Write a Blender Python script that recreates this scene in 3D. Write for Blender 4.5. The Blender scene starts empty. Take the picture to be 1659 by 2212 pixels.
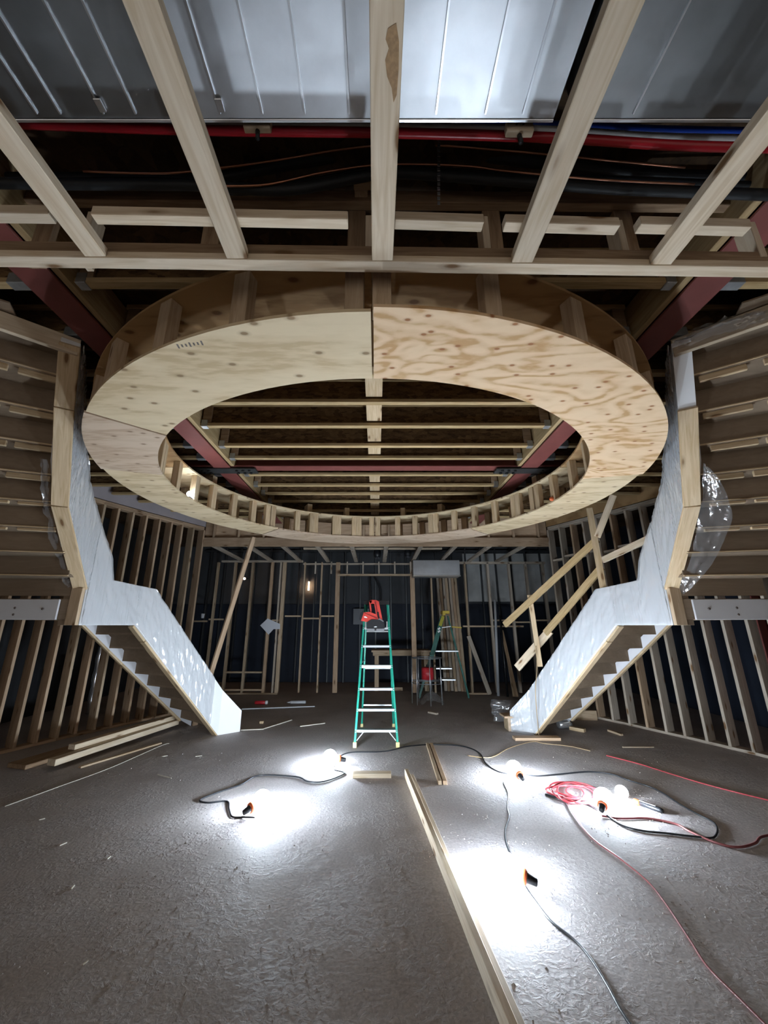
import bpy, bmesh, math, random
from mathutils import Vector, Matrix, noise

random.seed(7)
SC = bpy.context.scene
COL = SC.collection
PI = math.pi
EYE = 1.65                      # eye height of the camera above the slab

# ------------------------------------------------------------------ camera
PITCH = math.radians(16.4)
cam_data = bpy.data.cameras.new('camera')
cam = bpy.data.objects.new('camera', cam_data)
COL.objects.link(cam)
cam.location = (0, 0, EYE)
cam.rotation_euler = (PI / 2 + PITCH, 0, 0)
cam_data.sensor_fit = 'VERTICAL'
cam_data.sensor_height = 24.0
cam_data.lens = 24.0 * 831.0 / 2212.0
cam_data.shift_x = 17.5 / 2212.0
cam_data.clip_start = 0.02
cam_data.clip_end = 100
SC.camera = cam

# ------------------------------------------------------------------ world, exposure
world = bpy.data.worlds.new('world')
SC.world = world
world.use_nodes = True
world.node_tree.nodes['Background'].inputs[0].default_value = (0.60, 0.55, 0.5, 1)
world.node_tree.nodes['Background'].inputs[1].default_value = 0.38  # even ambient fill, added to brighten surfaces facing the camera
SC.view_settings.view_transform = 'Standard'
SC.view_settings.look = 'None'
SC.view_settings.gamma = 1.0
SC.view_settings.use_curve_mapping = False
SC.view_settings.exposure = 1.0
BULB_STRENGTH = 180.0
SC.cycles.max_bounces = 4
SC.cycles.diffuse_bounces = 3
SC.cycles.glossy_bounces = 2
SC.cycles.transmission_bounces = 2
SC.cycles.transparent_max_bounces = 6
SC.cycles.caustics_reflective = False
SC.cycles.caustics_refractive = False
SC.cycles.use_light_tree = False
SC.cycles.use_adaptive_sampling = True
SC.cycles.adaptive_threshold = 0.05
SC.cycles.adaptive_min_samples = 12

# ------------------------------------------------------------------ survey helpers: where a sight line meets a level or a depth
_s, _c = math.sin(PITCH), math.cos(PITCH)


def sight(u, v):
    x = (u - 812.0) / 831.0
    y = (1106.0 - v) / 831.0
    return Vector((x, _c - y * _s, _s + y * _c))


def on_level(u, v, z=0.0):
    r = sight(u, v)
    return r * ((z - EYE) / r.z) + Vector((0, 0, EYE))


def at_depth(u, v, y):
    r = sight(u, v)
    return r * (y / r.y) + Vector((0, 0, EYE))


# ------------------------------------------------------------------ materials
MATS = {}


def nodes_of(name):
    m = bpy.data.materials.new(name)
    m.use_nodes = True
    nt = m.node_tree
    b = nt.nodes['Principled BSDF']
    return m, nt, b


def setin(b, **kw):
    for k, v in kw.items():
        b.inputs[k.replace('_', ' ')].default_value = v


def link(nt, a, ao, b, bi):
    nt.links.new(a.outputs[ao], b.inputs[bi])


def plain(name, col, rough=0.6, metal=0.0, bump=0.0, bscale=40, var=0.0, spec=0.5):
    m, nt, b = nodes_of(name)
    setin(b, Base_Color=(*col, 1), Roughness=rough, Metallic=metal)
    b.inputs['Specular IOR Level'].default_value = spec
    if bump or var:
        tc = nt.nodes.new('ShaderNodeTexCoord')
        n = nt.nodes.new('ShaderNodeTexNoise')
        n.inputs['Scale'].default_value = bscale
        n.inputs['Detail'].default_value = 6
        link(nt, tc, 'Object', n, 'Vector')
        if bump:
            bm = nt.nodes.new('ShaderNodeBump')
            bm.inputs['Strength'].default_value = bump
            bm.inputs['Distance'].default_value = 0.01
            link(nt, n, 'Fac', bm, 'Height')
            link(nt, bm, 'Normal', b, 'Normal')
        if var:
            mx = nt.nodes.new('ShaderNodeMixRGB')
            mx.inputs[1].default_value = (*[c * (1 - var) for c in col], 1)
            mx.inputs[2].default_value = (*[min(1, c * (1 + var)) for c in col], 1)
            link(nt, n, 'Fac', mx, 0)
            link(nt, mx, 0, b, 'Base Color')
    MATS[name] = m
    return m


def ramp(nt, stops):
    r = nt.nodes.new('ShaderNodeValToRGB')
    els = r.color_ramp.elements
    while len(els) < len(stops):
        els.new(0.5)
    for e, (p, c) in zip(els, stops):
        e.position = p
        e.color = (*c, 1)
    return r


def lumber(name, light, dark, knot=(0.20, 0.11, 0.05), knots=True, scale=1.0):
    """sawn board: grain runs along local X, knots, board-to-board tone"""
    m, nt, b = nodes_of(name)
    tc = nt.nodes.new('ShaderNodeTexCoord')
    oi = nt.nodes.new('ShaderNodeObjectInfo')
    add = nt.nodes.new('ShaderNodeVectorMath')
    add.operation = 'MULTIPLY_ADD'
    comb = nt.nodes.new('ShaderNodeCombineXYZ')
    for k in 'XYZ':
        link(nt, oi, 'Random', comb, k)
    add.inputs[1].default_value = (37, 11, 23)
    link(nt, comb, 0, add, 0)
    link(nt, tc, 'Object', add, 2)
    mp = nt.nodes.new('ShaderNodeMapping')
    mp.inputs['Scale'].default_value = (1.2 * scale, 16 * scale, 16 * scale)
    link(nt, add, 0, mp, 'Vector')
    n = nt.nodes.new('ShaderNodeTexNoise')
    n.inputs['Scale'].default_value = 2.2
    n.inputs['Detail'].default_value = 5
    n.inputs['Distortion'].default_value = 1.1
    link(nt, mp, 0, n, 'Vector')
    r = ramp(nt, [(0.33, dark), (0.5, tuple((a + c) / 2 for a, c in zip(light, dark))), (0.66, light)])
    link(nt, n, 'Fac', r, 0)
    out = r
    if knots:
        mk = nt.nodes.new('ShaderNodeMapping')
        mk.inputs['Scale'].default_value = (2.6, 9, 9)
        link(nt, add, 0, mk, 'Vector')
        v = nt.nodes.new('ShaderNodeTexVoronoi')
        v.inputs['Scale'].default_value = 1.0
        link(nt, mk, 0, v, 'Vector')
        kr = ramp(nt, [(0.10, (1, 1, 1)), (0.15, (0.35, 0.35, 0.35)), (0.24, (0, 0, 0))])
        link(nt, v, 'Distance', kr, 0)
        mx = nt.nodes.new('ShaderNodeMixRGB')
        mx.inputs[2].default_value = (*knot, 1)
        link(nt, kr, 0, mx, 0)
        link(nt, out, 0, mx, 1)
        out = mx
    hv = nt.nodes.new('ShaderNodeHueSaturation')
    mr = nt.nodes.new('ShaderNodeMapRange')
    mr.inputs[3].default_value = 0.8
    mr.inputs[4].default_value = 1.12
    link(nt, oi, 'Random', mr, 0)
    link(nt, mr, 0, hv, 'Value')
    link(nt, out, 0, hv, 'Color')
    link(nt, hv, 0, b, 'Base Color')
    setin(b, Roughness=0.72)
    b.inputs['Specular IOR Level'].default_value = 0.25
    bp = nt.nodes.new('ShaderNodeBump')
    bp.inputs['Strength'].default_value = 0.12
    bp.inputs['Distance'].default_value = 0.004
    link(nt, n, 'Fac', bp, 'Height')
    link(nt, bp, 'Normal', b, 'Normal')
    MATS[name] = m
    return m


def plywood(name, light, dark, knotcol, axis=0.0, swirl=2.5, nknots=2.2, freq=5.0, aniso=(0.7, 3.0, 1)):
    """rotary-cut veneer: contour-like grain and small oval knots, world-flat"""
    m, nt, b = nodes_of(name)
    tc = nt.nodes.new('ShaderNodeTexCoord')
    mp = nt.nodes.new('ShaderNodeMapping')
    mp.inputs['Rotation'].default_value = (0, 0, axis)
    mp.inputs['Scale'].default_value = aniso
    link(nt, tc, 'Object', mp, 'Vector')
    n = nt.nodes.new('ShaderNodeTexNoise')
    n.inputs['Scale'].default_value = 1.1
    n.inputs['Detail'].default_value = 2.5
    n.inputs['Distortion'].default_value = swirl
    link(nt, mp, 0, n, 'Vector')
    mul = nt.nodes.new('ShaderNodeMath')
    mul.operation = 'MULTIPLY'
    mul.inputs[1].default_value = freq * 6.0
    link(nt, n, 'Fac', mul, 0)
    sn = nt.nodes.new('ShaderNodeMath')
    sn.operation = 'SINE'
    link(nt, mul, 0, sn, 0)
    fine = nt.nodes.new('ShaderNodeTexNoise')
    fine.inputs['Scale'].default_value = 9
    fine.inputs['Detail'].default_value = 6
    link(nt, mp, 0, fine, 'Vector')
    ad = nt.nodes.new('ShaderNodeMath')
    ad.operation = 'MULTIPLY_ADD'
    ad.inputs[1].default_value = 0.28
    link(nt, sn, 0, ad, 0)
    link(nt, fine, 'Fac', ad, 2)
    r = ramp(nt, [(0.25, light), (0.62, tuple((a * 2 + c) / 3 for a, c in zip(light, dark))), (0.82, dark)])
    link(nt, ad, 0, r, 0)
    mk = nt.nodes.new('ShaderNodeMapping')
    mk.inputs['Rotation'].default_value = (0, 0, axis)
    mk.inputs['Scale'].default_value = (1.2, 2.1, 1)
    link(nt, tc, 'Object', mk, 'Vector')
    v = nt.nodes.new('ShaderNodeTexVoronoi')
    v.voronoi_dimensions = '2D'
    v.inputs['Scale'].default_value = nknots
    link(nt, mk, 0, v, 'Vector')
    kr = ramp(nt, [(0.045, (1, 1, 1)), (0.075, (0.3, 0.3, 0.3)), (0.13, (0, 0, 0))])
    link(nt, v, 'Distance', kr, 0)
    mx = nt.nodes.new('ShaderNodeMixRGB')
    mx.inputs[2].default_value = (*knotcol, 1)
    link(nt, kr, 0, mx, 0)
    link(nt, r, 0, mx, 1)
    link(nt, mx, 0, b, 'Base Color')
    setin(b, Roughness=0.7)
    b.inputs['Specular IOR Level'].default_value = 0.25
    MATS[name] = m
    return m


def osb(name, a, c):
    m, nt, b = nodes_of(name)
    tc = nt.nodes.new('ShaderNodeTexCoord')
    mp = nt.nodes.new('ShaderNodeMapping')
    mp.inputs['Scale'].default_value = (9, 9, 22)
    link(nt, tc, 'Object', mp, 'Vector')
    n = nt.nodes.new('ShaderNodeTexNoise')
    n.inputs['Scale'].default_value = 1.3
    n.inputs['Distortion'].default_value = 3
    n.inputs['Detail'].default_value = 4
    link(nt, mp, 0, n, 'Vector')
    v = nt.nodes.new('ShaderNodeTexVoronoi')
    v.inputs['Scale'].default_value = 1.5
    link(nt, mp, 0, v, 'Vector')
    mx0 = nt.nodes.new('ShaderNodeMixRGB')
    mx0.inputs[0].default_value = 0.45
    link(nt, n, 'Color', mx0, 1)
    link(nt, v, 'Color', mx0, 2)
    r = ramp(nt, [(0.3, a), (0.7, c)])
    link(nt, mx0, 0, r, 0)
    link(nt, r, 0, b, 'Base Color')
    setin(b, Roughness=0.75)
    b.inputs['Specular IOR Level'].default_value = 0.2
    MATS[name] = m
    return m


def galvanised(name, col, rough, var=0.12):
    m, nt, b = nodes_of(name)
    tc = nt.nodes.new('ShaderNodeTexCoord')
    n = nt.nodes.new('ShaderNodeTexNoise')
    n.inputs['Scale'].default_value = 2.5
    n.inputs['Detail'].default_value = 7
    n.inputs['Roughness'].default_value = 0.65
    link(nt, tc, 'Object', n, 'Vector')
    r = ramp(nt, [(0.3, tuple(c * (1 - var) for c in col)), (0.7, tuple(min(1, c * (1 + var)) for c in col))])
    link(nt, n, 'Fac', r, 0)
    link(nt, r, 0, b, 'Base Color')
    mr = nt.nodes.new('ShaderNodeMapRange')
    mr.inputs[3].default_value = rough * 0.75
    mr.inputs[4].default_value = rough * 1.3
    link(nt, n, 'Fac', mr, 0)
    link(nt, mr, 0, b, 'Roughness')
    setin(b, Metallic=0.85)
    bp = nt.nodes.new('ShaderNodeBump')
    bp.inputs['Strength'].default_value = 0.25
    bp.inputs['Distance'].default_value = 0.02
    n2 = nt.nodes.new('ShaderNodeTexNoise')
    n2.inputs['Scale'].default_value = 3.0
    link(nt, tc, 'Object', n2, 'Vector')
    link(nt, n2, 'Fac', bp, 'Height')
    link(nt, bp, 'Normal', b, 'Normal')
    MATS[name] = m
    return m


def film(name, opac=0.12, rough=0.12, tint=(0.9, 0.92, 0.95)):
    """clear polyethylene sheeting"""
    m, nt, b = nodes_of(name)
    out = nt.nodes['Material Output']
    nt.nodes.remove(b)
    tr = nt.nodes.new('ShaderNodeBsdfTransparent')
    tr.inputs[0].default_value = (0.97, 0.97, 0.97, 1)
    gl = nt.nodes.new('ShaderNodeBsdfGlossy')
    gl.inputs['Roughness'].default_value = rough
    gl.inputs['Color'].default_value = (1, 1, 1, 1)
    df = nt.nodes.new('ShaderNodeBsdfDiffuse')
    df.inputs[0].default_value = (*tint, 1)
    mx = nt.nodes.new('ShaderNodeMixShader')
    mx.inputs[0].default_value = opac
    link(nt, tr, 0, mx, 1)
    link(nt, df, 0, mx, 2)
    lw = nt.nodes.new('ShaderNodeLayerWeight')
    lw.inputs[0].default_value = 0.5
    pw = nt.nodes.new('ShaderNodeMath')
    pw.operation = 'POWER'
    pw.inputs[1].default_value = 3.0
    link(nt, lw, 'Facing', pw, 0)
    fr = nt.nodes.new('ShaderNodeMath')
    fr.operation = 'MULTIPLY_ADD'
    fr.inputs[1].default_value = 0.35
    fr.inputs[2].default_value = 0.13
    link(nt, pw, 0, fr, 0)
    tc = nt.nodes.new('ShaderNodeTexCoord')
    mp = nt.nodes.new('ShaderNodeMapping')
    mp.inputs['Rotation'].default_value = (0.5, 0.3, 0.6)
    mp.inputs['Scale'].default_value = (11, 11, 2.2)
    link(nt, tc, 'Object', mp, 'Vector')
    n = nt.nodes.new('ShaderNodeTexNoise')
    n.inputs['Scale'].default_value = 1.6
    n.noise_type = 'RIDGED_MULTIFRACTAL'
    n.inputs['Detail'].default_value = 2
    n.inputs['Distortion'].default_value = 0.4
    link(nt, mp, 0, n, 'Vector')
    bp = nt.nodes.new('ShaderNodeBump')
    bp.inputs['Strength'].default_value = 0.8
    bp.inputs['Distance'].default_value = 0.02
    link(nt, n, 'Fac', bp, 'Height')
    link(nt, bp, 'Normal', gl, 'Normal')
    link(nt, bp, 'Normal', df, 'Normal')
    link(nt, bp, 'Normal', lw, 'Normal')
    mx2 = nt.nodes.new('ShaderNodeMixShader')
    link(nt, fr, 0, mx2, 0)
    link(nt, mx, 0, mx2, 1)
    link(nt, gl, 0, mx2, 2)
    link(nt, mx2, 0, out, 'Surface')
    MATS[name] = m
    return m


def glow(name, col, strength):
    m, nt, b = nodes_of(name)
    setin(b, Base_Color=(1, 1, 1, 1), Roughness=0.4)
    b.inputs['Emission Color'].default_value = (*col, 1)
    b.inputs['Emission Strength'].default_value = strength
    MATS[name] = m
    return m


def concrete(name):
    m, nt, b = nodes_of(name)
    tc = nt.nodes.new('ShaderNodeTexCoord')
    big = nt.nodes.new('ShaderNodeTexNoise')
    big.inputs['Scale'].default_value = 0.9
    big.inputs['Detail'].default_value = 8
    big.inputs['Roughness'].default_value = 0.6
    link(nt, tc, 'Object', big, 'Vector')
    r = ramp(nt, [(0.3, (0.40, 0.36, 0.352)), (0.5, (0.48, 0.44, 0.432)), (0.72, (0.56, 0.515, 0.505))])
    link(nt, big, 'Fac', r, 0)
    fine = nt.nodes.new('ShaderNodeTexNoise')
    fine.inputs['Scale'].default_value = 55
    fine.inputs['Detail'].default_value = 6
    link(nt, tc, 'Object', fine, 'Vector')
    mul = nt.nodes.new('ShaderNodeMixRGB')
    mul.blend_type = 'MULTIPLY'
    mul.inputs[0].default_value = 0.5
    fr = ramp(nt, [(0.3, (0.6, 0.6, 0.6)), (0.65, (1.1, 1.1, 1.1))])
    link(nt, fine, 'Fac', fr, 0)
    link(nt, r, 0, mul, 1)
    link(nt, fr, 0, mul, 2)
    link(nt, mul, 0, b, 'Base Color')
    # clumpy crumbs of dust: patches of relief
    patch = nt.nodes.new('ShaderNodeTexNoise')
    patch.inputs['Scale'].default_value = 2.3
    patch.inputs['Detail'].default_value = 3
    link(nt, tc, 'Object', patch, 'Vector')
    pr = ramp(nt, [(0.42, (0.08, 0.08, 0.08)), (0.62, (1, 1, 1))])
    link(nt, patch, 'Fac', pr, 0)
    lump = nt.nodes.new('ShaderNodeTexNoise')
    lump.inputs['Scale'].default_value = 26
    lump.inputs['Detail'].default_value = 7
    lump.inputs['Roughness'].default_value = 0.62
    lump.inputs['Distortion'].default_value = 0.6
    link(nt, tc, 'Object', lump, 'Vector')
    lr = ramp(nt, [(0.45, (0, 0, 0)), (0.75, (1, 1, 1))])
    link(nt, lump, 'Fac', lr, 0)
    mm = nt.nodes.new('ShaderNodeMixRGB')
    mm.blend_type = 'MULTIPLY'
    mm.inputs[0].default_value = 1
    link(nt, pr, 0, mm, 1)
    link(nt, lr, 0, mm, 2)
    b1 = nt.nodes.new('ShaderNodeBump')
    b1.inputs['Strength'].default_value = 0.45
    b1.inputs['Distance'].default_value = 0.02
    link(nt, mm, 0, b1, 'Height')
    b2 = nt.nodes.new('ShaderNodeBump')
    b2.inputs['Strength'].default_value = 0.22
    b2.inputs['Distance'].default_value = 0.006
    link(nt, fine, 'Fac', b2, 'Height')
    link(nt, b1, 'Normal', b2, 'Normal')
    link(nt, b2, 'Normal', b, 'Normal')
    rr = nt.nodes.new('ShaderNodeMapRange')
    rr.inputs[3].default_value = 0.62
    rr.inputs[4].default_value = 0.9
    link(nt, big, 'Fac', rr, 0)
    link(nt, rr, 0, b, 'Roughness')
    b.inputs['Specular IOR Level'].default_value = 0.22
    MATS[name] = m
    return m


concrete('concrete')
lumber('pine', (0.68, 0.53, 0.35), (0.52, 0.37, 0.21))
lumber('pine_pale', (0.74, 0.62, 0.47), (0.60, 0.465, 0.315))
lumber('stud', (0.60, 0.46, 0.32), (0.46, 0.33, 0.21))
lumber('stud_red', (0.60, 0.43, 0.29), (0.46, 0.31, 0.195))
lumber('stud_grey', (0.58, 0.50, 0.41), (0.45, 0.37, 0.29))
lumber('stud_old', (0.42, 0.29, 0.18), (0.27, 0.17, 0.10))
lumber('fir_yellow', (0.60, 0.44, 0.24), (0.44, 0.30, 0.14), knots=False)
lumber('hardboard', (0.27, 0.20, 0.138), (0.235, 0.17, 0.115), knots=False, scale=0.6)
plywood('ply_pale', (0.72, 0.58, 0.38), (0.55, 0.41, 0.24), (0.30, 0.20, 0.11), axis=0.15, swirl=0.7, nknots=2.3, freq=2.2)
plywood('ply_orange', (0.80, 0.58, 0.37), (0.56, 0.33, 0.15), (0.36, 0.15, 0.06), axis=0.55, swirl=0.7, nknots=3.2, freq=11.0, aniso=(0.75, 1.7, 1))
plywood('ply_pink', (0.64, 0.50, 0.37), (0.49, 0.35, 0.24), (0.30, 0.20, 0.13), axis=1.4, swirl=0.6, nknots=2.6, freq=2.5)
plywood('ply_brown', (0.46, 0.29, 0.14), (0.33, 0.19, 0.085), (0.18, 0.09, 0.04), axis=0.3, swirl=0.8, nknots=1.6, freq=2.0)
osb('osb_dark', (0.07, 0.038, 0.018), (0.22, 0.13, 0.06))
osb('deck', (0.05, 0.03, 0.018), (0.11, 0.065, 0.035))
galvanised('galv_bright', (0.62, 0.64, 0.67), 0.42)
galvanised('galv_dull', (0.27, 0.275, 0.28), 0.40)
galvanised('foil', (0.75, 0.75, 0.76), 0.22)
plain('seam_metal', (0.8, 0.82, 0.85), 0.28, 0.95)
plain('aluminium', (0.72, 0.74, 0.76), 0.38, 0.8)
plain('hanger_zinc', (0.50, 0.52, 0.53), 0.45, 0.8, var=0.25, bscale=30)
plain('plate_black', (0.045, 0.045, 0.045), 0.6, 0.3, var=0.5, bscale=14)
plain('bolt_black', (0.012, 0.012, 0.012), 0.5, 0.3)
plain('primer_red', (0.215, 0.058, 0.048), 0.62, 0.0, var=0.22, bscale=6, bump=0.05)
plain('white_board', (0.88, 0.88, 0.89), 0.55, var=0.03, bscale=4)
plain('fascia_white', (0.74, 0.74, 0.77), 0.6, var=0.04, bscale=6)
film('film', 0.40, 0.13, (0.82, 0.84, 0.88))
film('film_loose', 0.09, 0.14, (0.8, 0.82, 0.85))
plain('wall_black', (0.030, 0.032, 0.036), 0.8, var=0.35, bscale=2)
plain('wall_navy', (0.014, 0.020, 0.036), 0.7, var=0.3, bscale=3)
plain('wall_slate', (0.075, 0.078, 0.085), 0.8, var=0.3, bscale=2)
plain('wall_block', (0.68, 0.68, 0.66), 0.85, var=0.4, bscale=2.2, bump=0.2)
plain('stud_metal', (0.10, 0.105, 0.11), 0.5, 0.6)
plain('pex_red', (0.42, 0.012, 0.022), 0.32)
plain('pex_blue', (0.012, 0.07, 0.50), 0.35)
plain('pex_white', (0.62, 0.60, 0.58), 0.35)
plain('insulation_black', (0.017, 0.019, 0.021), 0.55, bump=0.15, bscale=60)
plain('copper', (0.62, 0.30, 0.18), 0.3, 0.9)
plain('strap_zinc', (0.45, 0.46, 0.47), 0.4, 0.85)
plain('ladder_green', (0.010, 0.27, 0.185), 0.4)
plain('ladder_dark_green', (0.008, 0.115, 0.085), 0.45)
plain('ladder_foot', (0.62, 0.52, 0.24), 0.6)
plain('black_plastic', (0.012, 0.013, 0.016), 0.42)
plain('yellow_plastic', (0.62, 0.44, 0.045), 0.45)
plain('sticker_yellow', (0.45, 0.40, 0.03), 0.5)
plain('tool_red', (0.62, 0.055, 0.040), 0.38)
plain('tool_red_dark', (0.24, 0.015, 0.015), 0.45)
plain('grey_metal', (0.30, 0.31, 0.33), 0.4, 0.6)
plain('logo_white', (0.85, 0.85, 0.85), 0.5)
plain('panel_grey', (0.17, 0.18, 0.20), 0.5)
plain('cord_black', (0.014, 0.015, 0.018), 0.38)
plain('cord_red', (0.50, 0.06, 0.075), 0.42)
plain('cord_maroon', (0.20, 0.055, 0.055), 0.42)
plain('cord_tan', (0.42, 0.30, 0.17), 0.6)
plain('orange_plastic', (0.75, 0.16, 0.05), 0.42)
plain('paper', (0.72, 0.73, 0.78), 0.7)
plain('pvc', (0.58, 0.60, 0.63), 0.45)
plain('poly_lilac', (0.42, 0.37, 0.38), 0.35, var=0.12, bscale=5, bump=0.2)
plain('crumb', (0.45, 0.41, 0.39), 0.9, var=0.3, bscale=8)
plain('splinter', (0.78, 0.73, 0.62), 0.7)
plain('can_red', (0.55, 0.03, 0.04), 0.4)
plain('stain', (0.36, 0.22, 0.11), 0.8, var=0.6, bscale=60)
plain('ink', (0.16, 0.13, 0.12), 0.8)
plain('glass_dark', (0.10, 0.10, 0.11), 0.12)
glow('bulb_lit', (0.74, 0.87, 1.0), BULB_STRENGTH)
glow('lamp_cool', (0.75, 0.86, 1.0), 22)
glow('lamp_warm', (1.0, 0.62, 0.34), 20)
glow('bulb_dim', (0.95, 0.97, 1.0), 4.0)

# ------------------------------------------------------------------ object helpers
WORLD = {}


def link_obj(name, data, parent=None, M=None):
    o = bpy.data.objects.new(name, data)
    COL.objects.link(o)
    M = M or Matrix.Identity(4)
    if parent is not None:
        o.parent = parent
        o.matrix_parent_inverse = WORLD[parent.name].inverted()
    o.matrix_basis = M
    WORLD[o.name] = M.copy()
    return o


def tag(o, label, cat, group=None, kind=None):
    o['label'] = label
    o['category'] = cat
    if group:
        o['group'] = group
    if kind:
        o['kind'] = kind
    return o


def thing(name, label, cat, loc=(0, 0, 0), group=None, kind=None):
    o = link_obj(name, None, None, Matrix.Translation(Vector(loc)))
    o.empty_display_size = 0.1
    return tag(o, label, cat, group, kind)


BOXES = {}


def box_mesh(lx, ly, lz, mat, bev=None):
    key = (round(lx, 4), round(ly, 4), round(lz, 4), mat)
    if key in BOXES:
        return BOXES[key]
    bm = bmesh.new()
    bmesh.ops.create_cube(bm, size=1.0)
    for v in bm.verts:
        v.co = Vector((v.co.x * lx, v.co.y * ly, v.co.z * lz))
    mn = min(lx, ly, lz)
    w = min(0.003, mn * 0.15) if bev is None else bev
    if w > 0:
        bmesh.ops.bevel(bm, geom=bm.edges[:], offset=w, segments=1, affect='EDGES')
    me = bpy.data.meshes.new('box')
    bm.to_mesh(me)
    bm.free()
    me.materials.append(MATS[mat])
    BOXES[key] = me
    return me


def frame(p0, p1, up=(0, 0, 1)):
    """matrix at the middle of p0-p1: X along, Z nearest to up"""
    p0, p1 = Vector(p0), Vector(p1)
    x = (p1 - p0).normalized()
    up = Vector(up)
    y = up.cross(x)
    if y.length < 1e-5:
        y = Vector((0, 1, 0)).cross(x)
        if y.length < 1e-5:
            y = Vector((1, 0, 0)).cross(x)
    y.normalize()
    z = x.cross(y)
    M = Matrix((x, y, z)).transposed().to_4x4()
    M.translation = (p0 + p1) / 2
    return M


def board(name, p0, p1, w, h, mat, parent=None, up=(0, 0, 1), bev=None):
    """a length of lumber from p0 to p1, w across, h along up"""
    L = (Vector(p1) - Vector(p0)).length
    return link_obj(name, box_mesh(L, w, h, mat, bev), parent, frame(p0, p1, up))


def block(name, c, size, mat, parent=None, rz=0.0, bev=None):
    M = Matrix.Translation(Vector(c)) @ Matrix.Rotation(rz, 4, 'Z')
    return link_obj(name, box_mesh(*size, mat, bev), parent, M)


def mesh_obj(name, verts, faces, mat, parent=None, smooth=False, origin=None):
    me = bpy.data.meshes.new(name)
    o = Vector(origin) if origin is not None else (sum((Vector(v) for v in verts), Vector()) / len(verts))
    me.from_pydata([Vector(v) - o for v in verts], [], faces)
    me.materials.append(MATS[mat])
    bm = bmesh.new()
    bm.from_mesh(me)
    bmesh.ops.recalc_face_normals(bm, faces=bm.faces[:])
    if smooth:
        for f in bm.faces:
            f.smooth = True
    bm.to_mesh(me)
    bm.free()
    return link_obj(name, me, parent, Matrix.Translation(o))


def prism(name, poly, off, mat, parent=None, bev=0.0):
    """polygon (3D points, planar) extruded by vector off"""
    off = Vector(off)
    n = len(poly)
    v = [Vector(p) for p in poly] + [Vector(p) + off for p in poly]
    f = [list(range(n)), list(range(2 * n - 1, n - 1, -1))]
    for i in range(n):
        j = (i + 1) % n
        f.append([i, j, n + j, n + i])
    return mesh_obj(name, v, f, mat, parent)


def curve_pts(pts, n=8):
    """Catmull-Rom through the points"""
    P = [Vector(p) for p in pts]
    if len(P) < 3:
        return P
    out = []
    for i in range(len(P) - 1):
        a = P[max(i - 1, 0)]
        b = P[i]
        c = P[i + 1]
        d = P[min(i + 2, len(P) - 1)]
        for k in range(n):
            t = k / n
            out.append(0.5 * ((2 * b) + (c - a) * t + (2 * a - 5 * b + 4 * c - d) * t * t + (3 * b - a - 3 * c + d) * t ** 3))
    out.append(P[-1])
    return out


def tube(name, pts, r, mat, parent=None, seg=8, caps=True):
    P = [Vector(p) for p in pts]
    verts, faces = [], []
    prev = None
    for i, p in enumerate(P):
        d = (P[min(i + 1, len(P) - 1)] - P[max(i - 1, 0)]).normalized()
        if prev is None:
            a = Vector((0, 0, 1)).cross(d)
            if a.length < 1e-4:
                a = Vector((1, 0, 0)).cross(d)
        else:
            a = prev - d * prev.dot(d)
            if a.length < 1e-5:
                a = Vector((0, 0, 1)).cross(d)
        a.normalize()
        prev = a
        b = d.cross(a)
        rr = r[i] if isinstance(r, (list, tuple)) else r
        for k in range(seg):
            t = 2 * PI * k / seg
            verts.append(p + (a * math.cos(t) + b * math.sin(t)) * rr)
    for i in range(len(P) - 1):
        for k in range(seg):
            k2 = (k + 1) % seg
            faces.append([i * seg + k, i * seg + k2, (i + 1) * seg + k2, (i + 1) * seg + k])
    if caps:
        faces.append(list(range(seg))[::-1])
        faces.append([(len(P) - 1) * seg + k for k in range(seg)])
    return mesh_obj(name, verts, faces, mat, parent, smooth=True)


def lathe(name, prof, M, mat, parent=None, seg=24):
    """profile [(axial, radius)] turned round the local X axis of matrix M"""
    verts, faces = [], []
    for (x, r) in prof:
        for k in range(seg):
            t = 2 * PI * k / seg
            verts.append((x, r * math.cos(t), r * math.sin(t)))
    n = len(prof)
    for i in range(n - 1):
        for k in range(seg):
            k2 = (k + 1) % seg
            faces.append([i * seg + k, i * seg + k2, (i + 1) * seg + k2, (i + 1) * seg + k])
    faces.append(list(range(seg))[::-1])
    faces.append([(n - 1) * seg + k for k in range(seg)])
    me = bpy.data.meshes.new(name)
    me.from_pydata(verts, [], faces)
    me.materials.append(MATS[mat])
    for p in me.polygons:
        p.use_smooth = True
    return link_obj(name, me, parent, M)


def sheet(name, fn, nu, nv, mat, parent=None):
    """surface fn(u,v), 0..1 each"""
    verts, faces = [], []
    for i in range(nu + 1):
        for j in range(nv + 1):
            verts.append(fn(i / nu, j / nv))
    for i in range(nu):
        for j in range(nv):
            a = i * (nv + 1) + j
            faces.append([a, a + 1, a + nv + 2, a + nv + 1])
    return mesh_obj(name, verts, faces, mat, parent, smooth=True)


def struct(o):
    o['kind'] = 'structure'
    return o


def up(z):
    """height given from eye level"""
    return z + EYE


V = Vector

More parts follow.
